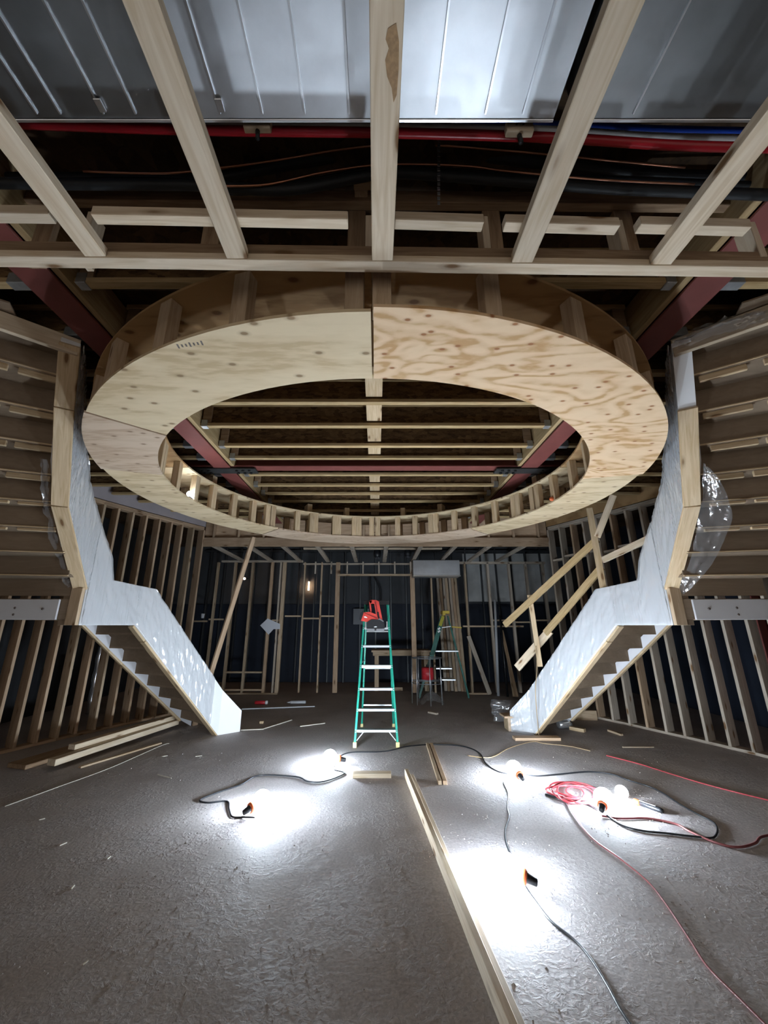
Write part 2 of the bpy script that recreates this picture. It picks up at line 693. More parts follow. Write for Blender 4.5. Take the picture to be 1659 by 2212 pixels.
# ================================================================== THE SETTING
FLOOR = struct(mesh_obj('floor', [(-9, -3, 0), (9, -3, 0), (9, 13, 0), (-9, 13, 0)], [[0, 1, 2, 3]], 'concrete', origin=(0, 0, 0)))
Z_JOIST = up(2.21)           # underside of the I-joists
Z_DECK = Z_JOIST + 0.30
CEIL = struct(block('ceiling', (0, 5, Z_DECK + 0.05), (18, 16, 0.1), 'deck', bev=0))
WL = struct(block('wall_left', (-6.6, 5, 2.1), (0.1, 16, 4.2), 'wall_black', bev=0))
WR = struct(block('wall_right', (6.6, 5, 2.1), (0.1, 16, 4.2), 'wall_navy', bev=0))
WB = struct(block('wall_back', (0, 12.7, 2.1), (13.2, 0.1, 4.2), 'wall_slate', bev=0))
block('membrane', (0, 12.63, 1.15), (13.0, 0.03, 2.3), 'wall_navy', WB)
block('block_panel', (4.35, 12.62, 3.15), (3.0, 0.04, 1.55), 'wall_block', WB)
for i in range(23):
    x = -5.4 + i * 0.49
    block('metal_stud', (x, 12.57, 2.05), (0.045, 0.09, 4.1), 'stud_metal', WB)
block('metal_track', (0, 12.57, 4.0), (11.2, 0.1, 0.06), 'stud_metal', WB)

# I-joists hung between the steel beams
JOIST_Y = [2.07, 2.56, 3.04, 3.52, 4.01, 4.53, 4.91, 5.52, 5.99, 6.42, 6.87, 7.48, 7.95]
BEAM_X = 2.2


def i_joist(y, x0, x1):
    j = board('i_joist', (x0, y, Z_JOIST + 0.02), (x1, y, Z_JOIST + 0.02), 0.062, 0.04, 'fir_yellow', CEIL)
    board('top_flange', (x0, y, Z_DECK - 0.02), (x1, y, Z_DECK - 0.02), 0.062, 0.04, 'fir_yellow', j)
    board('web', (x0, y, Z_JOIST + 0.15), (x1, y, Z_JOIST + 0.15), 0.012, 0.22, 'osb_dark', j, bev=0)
    return j


for y in JOIST_Y:
    j = i_joist(y, -BEAM_X + 0.17, BEAM_X - 0.17)
    for s in (-1, 1):
        block('joist_hanger', (s * (BEAM_X - 0.215), y, Z_JOIST + 0.035), (0.07, 0.07, 0.085), 'hanger_zinc', j)
        block('web_stiffener', (s * (BEAM_X - 0.24), y - 0.02, Z_JOIST + 0.15), (0.10, 0.02, 0.21), 'stud_old', j)
        xe = 5.6 if y < 5 else 5.14 - 1.42 * ((y - 5) / 3.32) ** 1.25
        k = i_joist(y, s * (BEAM_X + 0.13), s * xe)
        block('joist_hanger', (s * (BEAM_X + 0.21), y, Z_JOIST + 0.035), (0.14, 0.07, 0.085), 'hanger_zinc', k)
for a, b in zip(JOIST_Y[2:-1], JOIST_Y[3:]):
    if abs(a - 4.91) < 0.01:
        continue
    board('blocking', (-0.02, a + 0.035, Z_JOIST + 0.075), (-0.02, b - 0.035, Z_JOIST + 0.075), 0.17, 0.035, 'pine', CEIL)

# curved stud walls beside the stairs


def wall_path(s, t):
    """t 0 (near) .. 1 (far), inner edge of the stud wall"""
    x = 5.22 - 1.42 * t ** 1.25
    y = 5.0 + 3.32 * t
    return V((s * x, y, 0))


def stud_wall(s, label, mat, edge_n):
    t0 = thing('stud_wall', label, 'stud wall', wall_path(s, 0.5))
    n = edge_n
    top = up(2.10)
    pts = []
    for i in range(n):
        t = i / (n - 1)
        p = wall_path(s, t)
        d = (wall_path(s, min(1, t + 0.02)) - wall_path(s, max(0, t - 0.02))).normalized()
        out = V((s * abs(d.y), abs(d.x) * 1.0, 0)).normalized()
        c = p + out * 0.0925
        pts.append((c, d, out))
        jit = random.uniform(-0.015, 0.015)
        m = mat if random.random() < 0.75 else ('stud' if s < 0 else 'stud_red')
        link_obj('stud', box_mesh(top - 0.115, 0.185, 0.04, m), t0,
                 frame(V((c.x, c.y, 0.04)) + d * jit, V((c.x, c.y, top - 0.075)) + d * jit, d))
    for i in range(0, n - 1, 3):
        a = pts[i][0]
        b = pts[min(i + 3, n - 1)][0]
        board('bottom_plate', (a.x, a.y, 0.02), (b.x, b.y, 0.02), 0.14, 0.038, mat, t0)
        board('top_plate', (a.x, a.y, top - 0.057), (b.x, b.y, top - 0.057), 0.14, 0.036, 'stud_red' if s < 0 else mat, t0)
        board('top_plate', (a.x, a.y, top - 0.019), (b.x, b.y, top - 0.019), 0.14, 0.036, 'stud_red' if s < 0 else mat, t0)
    for i in range(0, n - 1, 3):
        a, b = wall_path(s, i / (n - 1)), wall_path(s, min(i + 3, n - 1) / (n - 1))
        board('rim_panel', V((a.x, a.y, (top + Z_DECK) / 2)), V((b.x, b.y, (top + Z_DECK) / 2)), 0.014, Z_DECK - top - 0.006, 'poly_lilac' if s < 0 else 'ply_brown', t0, bev=0)
    if s > 0:
        for i in range(n - 1):
            a, b = pts[i][0], pts[i + 1][0]
            z = 3.0 + (0.05 if i % 2 else 0)
            board('blocking', V((a.x, a.y, z)).lerp(V((b.x, b.y, z)), 0.1), V((a.x, a.y, z)).lerp(V((b.x, b.y, z)), 0.9), 0.12, 0.04, mat, t0)
    return t0


SWL = stud_wall(-1, 'brown stud wall with closely spaced studs behind the left staircase', 'stud_red', 15)
SWR = stud_wall(1, 'grey-brown stud wall with closely spaced studs behind the right staircase', 'stud_grey', 14)

# ================================================================== STEEL
for s in (-1, 1):
    side = 'left' if s < 0 else 'right'
    zb = Z_JOIST - 0.05
    t = thing('steel_beam', f'red primed steel beam running front to back over the {side} of the ring', 'steel beam', (s * BEAM_X, 4.6, zb))
    board('bottom_flange', (s * BEAM_X, 1.0, zb + 0.01), (s * BEAM_X, 8.25, zb + 0.01), 0.235, 0.02, 'primer_red', t)
    board('web', (s * BEAM_X, 1.0, zb + 0.17), (s * BEAM_X, 8.25, zb + 0.17), 0.014, 0.30, 'primer_red', t)
    board('top_flange', (s * BEAM_X, 1.0, zb + 0.33), (s * BEAM_X, 8.25, zb + 0.33), 0.235, 0.02, 'primer_red', t)
    board('nailer', (s * (BEAM_X - 0.145), 1.0, zb + 0.17), (s * (BEAM_X - 0.145), 8.25, zb + 0.17), 0.05, 0.29, 'fir_yellow', t)
    board('nailer', (s * (BEAM_X + 0.09), 1.0, zb + 0.17), (s * (BEAM_X + 0.09), 8.25, zb + 0.17), 0.04, 0.26, 'stud_old', t)
t = thing('steel_column', 'dark red steel column standing behind the right stud wall', 'steel column', (5.50, 5.75, 0))
for dx in (-0.1, 0.1):
    board('flange', (5.50 + dx, 5.75, 0.012), (5.50 + dx, 5.75, Z_JOIST), 0.016, 0.2, 'primer_red', t, up=(0, 1, 0))
board('web', (5.50, 5.75, 0.012), (5.50, 5.75, Z_JOIST), 0.19, 0.012, 'primer_red', t, up=(0, 1, 0))
block('base_plate', (5.50, 5.75, 0.006), (0.3, 0.3, 0.012), 'primer_red', t)
YC = 5.18
t = thing('steel_beam', 'red primed steel cross beam spanning the middle of the ring opening', 'steel beam', (0, YC, Z_JOIST))
board('bottom_flange', (-3.6, YC, Z_JOIST - 0.02), (3.6, YC, Z_JOIST - 0.02), 0.16, 0.018, 'primer_red', t)
board('web', (-3.6, YC, Z_JOIST + 0.13), (3.6, YC, Z_JOIST + 0.13), 0.012, 0.28, 'primer_red', t)
for s in (-1, 1):
    pl = block('splice_plate', (s * BEAM_X, YC, Z_JOIST - 0.063), (0.95, 0.17, 0.022), 'plate_black', t)
    for i in (-1, 1):
        for k in range(3):
            for q in (-1, 1):
                lathe('bolt', [(0, 0.020), (0.018, 0.020), (0.022, 0.014)],
                      Matrix.Translation((s * BEAM_X + i * (0.20 + k * 0.09), YC + q * 0.045, Z_JOIST - 0.072)) @ Matrix.Rotation(PI / 2, 4, 'Y'),
                      'bolt_black', pl, seg=6)

# ================================================================== THE PLYWOOD RING
RC = V((-0.02, 4.54, 0))
R_IN, R_OUT = 2.37, 2.93
Z_RING = up(1.55)
RING = thing('ceiling_ring', 'large round plywood ring frame hung open in the middle of the ceiling', 'ring frame', (RC.x, RC.y, Z_RING))


def annulus(name, a0, a1, z0, z1, ri, ro, mat, n=None):
    n = n or max(6, int((a1 - a0) / 2.5))
    verts, faces = [], []
    for i in range(n + 1):
        a = math.radians(a0 + (a1 - a0) * i / n)
        for r, z in ((ri, z0), (ro, z0), (ro, z1), (ri, z1)):
            verts.append((RC.x + r * math.cos(a), RC.y + r * math.sin(a), z))
    for i in range(n):
        for k in range(4):
            k2 = (k + 1) % 4
            faces.append([i * 4 + k, i * 4 + k2, i * 4 + 4 + k2, i * 4 + 4 + k])
    faces.append([0, 1, 2, 3])
    faces.append([n * 4 + k for k in (3, 2, 1, 0)])
    return mesh_obj(name, verts, faces, mat, RING)


g = 0.12
annulus('soffit_panel', -90 + g * 1.2, -13.7 - g, Z_RING, Z_RING + 0.02, R_IN, R_OUT + 0.03, 'ply_orange')
annulus('soffit_panel', -13.7 + g, 47 - g, Z_RING + 0.004, Z_RING + 0.022, R_IN, R_OUT, 'ply_pale')
annulus('soffit_panel', 47 + g, 133 - g, Z_RING, Z_RING + 0.02, R_IN, R_OUT + 0.05, 'ply_pink')
annulus('soffit_panel', 133 + g, 197 - g, Z_RING + 0.004, Z_RING + 0.022, R_IN, R_OUT, 'ply_pale')
annulus('soffit_panel', 197 + g, 222 - g, Z_RING - 0.006, Z_RING + 0.014, R_IN, R_OUT + 0.01, 'ply_pink')
annulus('soffit_panel', 222 + g, 270 - g, Z_RING, Z_RING + 0.02, R_IN, R_OUT, 'ply_pale')
Z_RT = Z_RING + 0.40
for k in range(4):
    annulus('top_panel', -90 + 90 * k + g, 90 * k - g, Z_RT - 0.02, Z_RT, R_IN, R_OUT, 'ply_brown' if k in (0, 3) else 'ply_pale')
# upright blocks between the two plywood rings, inner and outer edge
ang = 0.0
while ang < 360:
    a = math.radians(ang - 90 + 1.2)
    for (r, mat, w) in ((R_IN + 0.05, 'pine', 0.09), (R_OUT - 0.05, 'stud', 0.10)):
        for q in ((0, 2.25) if random.random() < 0.35 else (0,)):
            aa = a + math.radians(q + random.uniform(-0.5, 0.5))
            if r > 2.6 and q:
                continue
            if r < 2.6 and 173.5 < math.degrees(aa) % 360 < 182.5:
                continue
            p = V((RC.x + r * math.cos(aa), RC.y + r * math.sin(aa), 0))
            tang = V((-math.sin(aa), math.cos(aa), 0))
            link_obj('upright_block', box_mesh(0.355, 0.08, w if q == 0 else 0.085, mat), RING,
                     frame(p + V((0, 0, Z_RING + 0.0235)), p + V((0, 0, Z_RT - 0.0215)), tang))
    ang += random.choice((8.5, 9.5, 10.5)) if 90 < ang < 270 else 12.0
for a in (20, 62, 78, 102, 118, 160, 200, 250, 270, 290, 340):
    aa = math.radians(a)
    p = V((RC.x + 2.65 * math.cos(aa), RC.y + 2.65 * math.sin(aa), 0))
    tang = V((-math.sin(aa), math.cos(aa), 0))
    link_obj('hanger', box_mesh(Z_JOIST - Z_RT - 0.055, 0.2, 0.09, 'pine'), RING, frame(p + V((0, 0, Z_RT)), p + V((0, 0, Z_JOIST - 0.055)), tang))
# grade stamp, faint dark bars and blocks
for k in range(7):
    q = on_level(385 + k * 8.5, 748 - k * 1.2, Z_RING)
    block('grade_stamp', (q.x, q.y, Z_RING - 0.0006), (0.010, 0.022 if k % 3 else 0.035, 0.001), 'ink', RING, rz=0.1, bev=0)

# ================================================================== NEAR CEILING FRAME, over the camera
ZH = up(1.705)
NCF = thing('ceiling_frame', 'pale dropped ceiling frame of flat joists nailed to a long cross header', 'ceiling frame', (0, 1.4, ZH))
a = on_level(-250, 562, ZH)
b = on_level(1900, 592, ZH)
hd = (b - a).normalized()


def head(x):
    return a + hd * ((x - a.x) / hd.x)


board('header', (a.x, a.y, ZH + 0.02), (b.x, b.y, ZH + 0.02), 0.064, 0.04, 'pine_pale', NCF)
board('header_shade_ply', (a.x, a.y + 0.012, ZH + 0.085), (b.x, b.y + 0.012, ZH + 0.085), 0.04, 0.085, 'stud_old', NCF)  # dark lumber colours in the shade on the header's unlit front
for (u, v) in ((205, 553), (511, 555), (826, 562), (1128, 567), (1428, 571)):
    e = on_level(u, v, ZH)
    e.y = head(e.x).y - 0.034
    board('joist', (e.x, -0.4, ZH + 0.025), (e.x, e.y, ZH + 0.025), 0.102, 0.05, 'pine_pale', NCF)
ZT = up(2.02)
stp = [on_level(u, v, ZH - 0.0012) for (u, v) in ((838, 62), (856, 50), (862, 90), (861, 150), (857, 205), (850, 222), (846, 190), (836, 165), (832, 130), (840, 105), (833, 85))]
prism('stain', stp, (0, 0, 0.001), 'stain', NCF)
for (u0, v0, u1, v1) in ((-120, 459, 116, 462), (205, 463, 752, 474), (852, 474, 1042, 480), (1088, 480, 1332, 487), (1376, 484, 1612, 490)):
    p, q = on_level(u0, v0 + 2, ZH + 0.076), on_level(u1, v1 + 2, ZH + 0.076)
    board('top_rail', p, q, 0.05, 0.05, 'pine_pale', NCF)
for (u0, v0, u1, v1) in ((203, 470, 190, 560), (797, 478, 800, 560), (1044, 480, 1060, 560), (1332, 488, 1346, 565), (1616, 492, 1645, 570)):
    p = at_depth(u0, v0, 1.53)
    board('upright', (p.x, 1.55, ZH + 0.09), (p.x, 1.55, p.z + 0.012), 0.036, 0.09, 'pine_pale', NCF, up=(0, 1, 0))
for u0 in (455, 770, 1066, 1356, 90):
    p = at_depth(u0, 480, 1.62)
    board('cripple', (p.x, 1.66, ZH + 0.205), (p.x, 1.66, up(2.30)), 0.10, 0.04, 'stud_old', NCF, up=(0, 1, 0))
p, q = at_depth(-200, 425, 1.64), at_depth(1900, 442, 1.64)
board('back_rail', p, q, 0.05, 0.09, 'stud_old', NCF)

# ================================================================== DUCTS AND PIPES OVERHEAD
ZD = up(2.07)
YD = 1.10


def duct(label, u0, u1, mat, seams, clips=()):
    p, q = on_level(u0, 258, ZD), on_level(u1, 258, ZD)
    t = thing('duct', label, 'duct', ((p.x + q.x) / 2, 0, ZD))
    block('duct_body', ((p.x + q.x) / 2, (YD - 0.9) / 2, ZD + 0.18), (q.x - p.x, YD + 0.9, 0.36), mat, t)
    block('end_lip', ((p.x + q.x) / 2, YD + 0.006, ZD + 0.012), (q.x - p.x, 0.012, 0.03), 'seam_metal', t)
    for u in seams:
        x = on_level(u, 258, ZD).x
        board('seam', (x, -0.9, ZD - 0.004), (x, YD - 0.02, ZD - 0.004), 0.007, 0.012, 'seam_metal', t, bev=0)
    for u in clips:
        x = on_level(u, 240, ZD).x
        block('clip', (x, YD - 0.05, ZD - 0.008), (0.028, 0.045, 0.012), 'seam_metal', t)


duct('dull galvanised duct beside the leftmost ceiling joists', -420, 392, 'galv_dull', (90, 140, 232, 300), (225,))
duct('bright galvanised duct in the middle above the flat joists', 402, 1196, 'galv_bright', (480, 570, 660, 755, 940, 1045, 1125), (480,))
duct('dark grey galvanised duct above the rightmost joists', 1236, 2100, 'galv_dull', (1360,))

YP = 1.19


def pipe(name, label, px, y, r, mat, cat='pipe', n=6, seg=12, group=None):
    pts = curve_pts([at_depth(u, v, y + (d[0] if d else 0)) for (u, v, *d) in px], n)
    return tag(tube(name, pts, r, mat, seg=seg), label, cat, group)


pipe('water_pipe', 'red plastic water pipe running under the duct ends', [(-200, 252), (60, 268), (420, 281), (830, 287), (1200, 298), (1500, 316), (1900, 322)], YP, 0.019, 'pex_red')
pipe('water_pipe', 'white plastic water pipe just above the red pipe', [(-200, 244), (60, 262), (420, 270), (830, 272), (1200, 281), (1450, 296), (1900, 300)], YP + 0.03, 0.014, 'pex_white')
pipe('water_pipe', 'bright blue plastic water pipe behind the white pipe', [(-200, 246), (200, 258), (600, 264), (1000, 266), (1200, 270), (1450, 281), (1900, 288)], YP + 0.07, 0.016, 'pex_blue')
for (u, v, lab) in ((557, 271, 'pale wooden pipe block below the duct beside the second joist'), (1121, 280, 'pale wooden pipe block near the middle-right joist')):
    c = at_depth(u, v, YP - 0.045)
    t = thing('pipe_block', lab, 'pipe block', c)
    block('block', c, (0.118, 0.03, 0.056), 'pine_pale', t)
    for i in (-1, 1):
        tube('nail_head', [c + V((i * 0.014, -0.0155, 0.004)), c + V((i * 0.014, -0.019, 0.004))], 0.004, 'bolt_black', t, seg=6)
    tube('bolt', [c + V((0, 0.005, -0.028)), c + V((0.004, 0.005, -0.075))], 0.010, 'bolt_black', t, seg=8)
YI = 1.46
pipe('refrigerant_line', 'thick black insulated line, lowest of the sagging bundle', [(-200, 392), (150, 398), (420, 400), (620, 410), (830, 375), (1000, 383), (1300, 406), (1500, 415), (1900, 430)], YI, 0.026, 'insulation_black')
pipe('refrigerant_line', 'thick black insulated line, topmost of the bundle', [(-200, 385), (200, 385), (450, 385), (640, 352), (830, 330), (1000, 336), (1250, 360), (1450, 378), (1900, 390)], YI + 0.06, 0.027, 'insulation_black')
pipe('refrigerant_line', 'black insulated line between the other two in the bundle', [(-200, 405), (300, 392), (520, 413), (720, 385), (830, 365), (1100, 381), (1400, 392), (1900, 412)], YI + 0.05, 0.020, 'insulation_black')
pipe('copper_line', 'bare copper line along the top of the black bundle', [(180, 370), (360, 374), (510, 358), (620, 342), (760, 320), (900, 312), (1100, 326), (1300, 345), (1480, 362)], YI - 0.01, 0.006, 'copper', seg=6)
pipe('copper_line', 'bare copper line running between the black lines', [(480, 402), (580, 398), (700, 372), (830, 355), (1000, 358), (1100, 370), (1300, 388), (1500, 398)], YI - 0.035, 0.006, 'copper', seg=6)
p = at_depth(780, 420, 1.60)
t = thing('pipe_support', 'pale upright wood blocks behind the black pipe bundle beside the middle joist', 'support', p)
board('upright', p, V((p.x, p.y, Z_DECK)), 0.075, 0.04, 'stud', t, up=(0, 1, 0))
board('shelf', V((p.x - 0.04, p.y - 0.05, p.z + 0.02)), V((p.x + 0.07, p.y - 0.05, p.z + 0.02)), 0.06, 0.04, 'pine', t)
t = thing('hanger_strap', 'perforated zinc strap dangling beside the middle joist', 'strap', at_depth(948, 445, 1.40))
for k in range(14):
    v0 = 300 + k * 10.4
    p, q = at_depth(947 + (k % 2) * 0.6, v0, 1.40), at_depth(948, v0 + 7.2, 1.40)
    board('strap_link', p, q, 0.014, 0.003, 'strap_zinc', t, up=(0, 1, 0))

# ================================================================== STAIRCASES
SC_C = V((0, 4.54, 0))


def radial(p, w):
    d = (V((p[0], p[1], 0)) - SC_C).normalized()
    return V((p[0], p[1], 0)) + d * w


# guard wall columns: plan x, y, bottom, top (heights from eye level), left side
GUARD = [(-2.34, 2.55, 2.11, 2.14), (-2.56, 2.88, 1.75, 2.14), (-2.80, 3.22, 1.415, 2.12), (-2.97, 3.54, 1.107, 1.86), (-3.15, 3.96, 0.765, 1.50),
         (-3.27, 4.41, 0.40, 1.16), (-3.27, 4.411, 0.0, 1.16), (-3.255, 4.70, 0.0, 0.80), (-3.24, 4.78, 0.0, 0.53),
         (-3.18, 5.30, 0.0, 0.505), (-3.094, 5.476, -0.2, 0.486), (-2.79, 6.10, -0.91, -0.245), (-2.47, 6.75, -1.649, -1.0), (-2.2, 6.97, -1.649, -1.344)]
TREADS_UP = [(-3.31, 4.36, 0.288), (-3.29, 4.14, 0.50), (-3.22, 3.93, 0.71), (-3.14, 3.73, 0.92), (-3.07, 3.55, 1.13), (-2.99, 3.37, 1.34),
             (-2.87, 3.19, 1.55), (-2.72, 2.99, 1.76), (-2.55, 2.78, 1.97), (-2.36, 2.57, 2.155)]
STAIR_W = 0.98


def staircase(s, label):
    T = thing('staircase', label, 'staircase', (s * 3.3, 5.0, 0))

    def S(p, z=None):
        return V((s * -p[0], p[1], up(p[2] if z is None else z)))

    # --- guard wall, a white panel following the inner edge
    vin, vout = [], []
    G = GUARD
    for (x, y, zb, zt) in G:
        pi_ = V((s * -x, y, 0))
        d = (V((x, y, 0)) - SC_C).normalized()
        po = V((s * -(x + d.x * 0.12), y + d.y * 0.12, 0))
        vin.append((pi_ + V((0, 0, up(zb))), pi_ + V((0, 0, up(zt)))))
        vout.append((po + V((0, 0, up(zb))), po + V((0, 0, up(zt)))))
    verts, faces = [], []
    for (ib, it), (ob, ot) in zip(vin, vout):
        verts += [ib, it, ot, ob]
    n = len(G)
    for i in range(n - 1):
        for k in range(4):
            k2 = (k + 1) % 4
            faces.append([i * 4 + k, i * 4 + k2, i * 4 + 4 + k2, i * 4 + 4 + k])
    faces.append([0, 1, 2, 3])
    faces.append([n * 4 - 4 + k for k in (3, 2, 1, 0)])
    gw = mesh_obj('guard_wall', verts, faces, 'white_board', T)
    gw['label'] = 'white guard wall under plastic'
    # --- its pine bottom plate in straight lengths
    segs = ((0, 1), (1, 3), (3, 5)) if s < 0 else ((1, 3), (3, 5))
    for i, j in segs + ((9, 10), (10, 12)):
        A = (vin[i][0] + vout[i][0]) / 2
        B = (vin[j][0] + vout[j][0]) / 2
        d = (B - A).normalized()
        upv = V((0, 0, 1)) - d * d.z
        off = upv.normalized() * 0.012
        wd = 0.135 if i < 9 else 0.10
        board('bottom_plate', A - off + d * 0.004, B - off - d * 0.004, wd, 0.03, 'pine', T)
    # corner post under the upper flight
    A = (vin[5][0] + vout[5][0]) / 2
    d = (vin[6][0] - vin[9][0]).normalized()
    board('corner_post', V((A.x, A.y - 0.03, up(0.0))), V((A.x, A.y - 0.03, up(0.40))), 0.12, 0.05, 'stud', T, up=(0, 1, 0))
    board('corner_post', V((A.x - s * -0.10, A.y - 0.02, up(0.0))), V((A.x - s * -0.10, A.y - 0.02, up(0.38))), 0.08, 0.05, 'hardboard', T, up=(0, 1, 0))
    # --- plastic film stretched over the guard, wrinkled
    cum = [0.0]
    for i in range(1, n):
        cum.append(cum[-1] + max(0.02, (vin[i][0] - vin[i - 1][0]).length))

    def film_pt(u, v):
        L = u * (cum[-3] + 0.75 * (cum[-2] - cum[-3])) if s < 0 else u * cum[-1]
        i = 0
        while i < n - 2 and cum[i + 1] < L:
            i += 1
        f = (L - cum[i]) / (cum[i + 1] - cum[i])
        b = vin[i][0].lerp(vin[i + 1][0], f)
        t = vin[i][1].lerp(vin[i + 1][1], f)
        p = b.lerp(t, min(1.0, v * 1.02))
        inward = (V((0, SC_C.y, p.z)) - p)
        inward.z = 0
        inward.normalize()
        q = V((L * 7 + v * 3.0, v * 4 - L * 2.5, 3.1 * s))
        w = noise.noise(q) + 0.6 * noise.noise(q * 2.7)
        k2 = V((L * 16 + v * 9.0, v * 2.0 - L * 1.5, 1.7 * s))
        w2 = 1 - abs(noise.noise(k2)) * 2.2
        return p + inward * (0.018 + 0.008 * w + 0.007 * max(0, w2))
    fo = sheet('plastic_wrap', film_pt, 240, 24, 'film', T)
    fo['label'] = 'clear plastic sheeting wrapped over the guard'
    # --- upper flight
    def end_of(p):
        q = radial(p, STAIR_W)
        return V((s * -q.x, q.y, 0))
    for k in range(len(TREADS_UP)):
        b = TREADS_UP[k]
        bi, bo = S(b, -EYE), end_of(b)
        zk = up(b[2])
        zv = V((0, 0, zk))
        if k > 0:
            a = TREADS_UP[k - 1]
            ai, ao = S(a, -EYE), end_of(a)
            prism('tread', [ai + zv, ao + zv, bo + zv, bi + zv], (0, 0, 0.024), 'hardboard', T)
            board('tread_edge', bi + zv + V((0, 0, 0.010)), bo + zv + V((0, 0, 0.010)), 0.022, 0.012, 'pine', T)
            d = (bi - ai).normalized()
            if k >= 3:
                hgt = 0.05 if k > 4 else 0.026
                st = 0.10 if s > 0 else 0.03
                f0 = st + random.uniform(0, 0.05)
                while f0 < 0.9:
                    f1 = min(0.98, f0 + random.uniform(0.26, 0.34))
                    off = d * -0.035 + zv - V((0, 0, hgt / 2))
                    board('glue_block', bi.lerp(bo, f0) + off, bi.lerp(bo, f1) + off, 0.03, hgt, 'pine', T)
                    f0 = f1 + random.uniform(0.05, 0.10)
        if k < len(TREADS_UP) - 1:
            z2 = up(TREADS_UP[k + 1][2])
            c = TREADS_UP[k + 1]
            d = (S(c, -EYE) - bi).normalized() * 0.018
            prism('riser', [bi + V((0, 0, zk + 0.024)), bo + V((0, 0, zk + 0.024)), bo + V((0, 0, z2)), bi + V((0, 0, z2))], -d, 'hardboard', T)
    # header board closing the top
    b = TREADS_UP[-1]
    bi, bo = S(b), radial(b, STAIR_W + 0.9)
    bo = V((s * -bo.x, bo.y, up(b[2])))
    board('top_header', bi + V((0, 0, -0.045)), bo + V((0, 0, -0.045)), 0.04, 0.14, 'pine_pale', T)
    # --- landing
    l0, l1 = (-3.31, 4.36), (-3.20, 5.30)
    P = [V((s * -l0[0], l0[1], up(0.25)))]
    r0, r1 = radial(l0, STAIR_W), radial(l1, STAIR_W)
    poly = [V((s * -l0[0], l0[1], up(0.06))), V((s * -r0.x, r0.y, up(0.06))), V((s * -r1.x, r1.y, up(0.06))), V((s * -l1[0], l1[1], up(0.06)))]
    prism('landing', poly, (0, 0, 0.22), 'hardboard', T)
    A = V((s * 3.47, 4.33, up(0.165)))
    fas = board('landing_fascia', A, V((s * 4.36, 4.30, up(0.165))), 0.025, 0.215, 'fascia_white', T, up=(0, 0, 1))
    for (fx, fz) in ((3.62, 0.05), (3.92, 0.06), (3.92, -0.01)):
        tube('screw_hole', [V((s * fx, 4.312, up(0.12 + fz))), V((s * fx, 4.300, up(0.12 + fz)))], 0.013, 'ink', fas, seg=8)
    # --- lower flight
    def inner(k):
        f = (k - 1) / 9.0
        return (-3.20 + 0.70 * f, 5.30 + 1.45 * f)
    for k in range(1, 10):
        a, b = inner(k), inner(k + 1)
        za = up(0.288 - 0.1938 * k)
        ao, bo = radial(a, STAIR_W), radial(b, STAIR_W)
        f = lambda p: V((s * -p[0], p[1], 0))
        ai, bi, ao, bo = f(a), f(b), f(ao), f(bo)
        if k < 10:
            prism('tread', [ai + V((0, 0, za)), ao + V((0, 0, za)), bo + V((0, 0, za)), bi + V((0, 0, za))], (0, 0, -0.026), 'hardboard', T)
        d = (ai - bi).normalized() * 0.018
        prism('riser', [ai + V((0, 0, za)), ao + V((0, 0, za)), ao + V((0, 0, za + 0.1938 - 0.026)), ai + V((0, 0, za + 0.1938 - 0.026))], -d, 'hardboard', T)
    # white outer stringer with pine edge
    v, fcs = [], []
    for k in range(0, 10):
        a = inner(k + 1)
        o1, o2 = radial(a, STAIR_W - 0.10), radial(a, STAIR_W - 0.06)
        zb = max(0.001, up(0.068 - 0.1938 * k - 0.03))
        zt = zb + 0.18
        if zt < zb:
            zt = zb + 0.001
        for o_ in (o1, o2):
            v += [V((s * -o_.x, o_.y, zb)), V((s * -o_.x, o_.y, zt))]
    for k in range(9):
        q = k * 4
        for (i0, i1) in ((0, 1), (1, 3), (3, 2), (2, 0)):
            fcs.append([q + i0, q + i1, q + 4 + i1, q + 4 + i0])
    fcs += [[0, 1, 3, 2], [36, 38, 39, 37]]
    mesh_obj('stringer', v, fcs, 'fascia_white', T)
    o0, o9 = radial(inner(1), STAIR_W - 0.09), radial(inner(9), STAIR_W - 0.09)
    for k in range(0, 8):
        oa, ob = radial(inner(k + 1), STAIR_W - 0.09), radial(inner(k + 2), STAIR_W - 0.09)
        za, zb = up(0.068 - 0.1938 * k - 0.042), up(0.068 - 0.1938 * (k + 1) - 0.042)
        board('stringer_edge', V((s * -oa.x, oa.y, za)), V((s * -ob.x, ob.y, zb)), 0.055, 0.03, 'pine', T)
    return T, vin, vout


STL, gl_in, gl_out = staircase(-1, 'left curved staircase seen from below, its white guard wrapped in plastic')
STR, gr_in, gr_out = staircase(1, 'right curved staircase seen from below, loose plastic bulging off its guard')


def crumpled(name, label, base, du, dv, bulge, amp, nu=26, nv=20, seed=0.0, mat='film_loose'):
    """a loose crumpled sheet: base corner, edge vectors du, dv, bulge vector"""
    du, dv, bulge, base = V(du), V(dv), V(bulge), V(base)
    nrm = du.cross(dv).normalized()

    def fn(u, v):
        q = V((u * 3.1 + seed, v * 3.1 - seed, seed * 1.7))
        w = noise.noise(q * 1.3) + 0.7 * abs(noise.noise(q * 2.6)) + 0.4 * noise.noise(q * 5.2)
        e = noise.noise(V((u * 4 + seed, v * 4, 9.1))) * 0.07
        return base + du * (u + e) + dv * (v + e * 0.7) + bulge * (math.sin(PI * min(1, max(0, u))) * (0.4 + 0.6 * math.sin(PI * v))) + nrm * w * amp
    return tag(sheet(name, fn, nu, nv, mat), label, 'plastic sheet')


# loose film billowing between the right guard and the steps
rb = [gr_out[i][0] for i in (2, 3, 4, 5)]


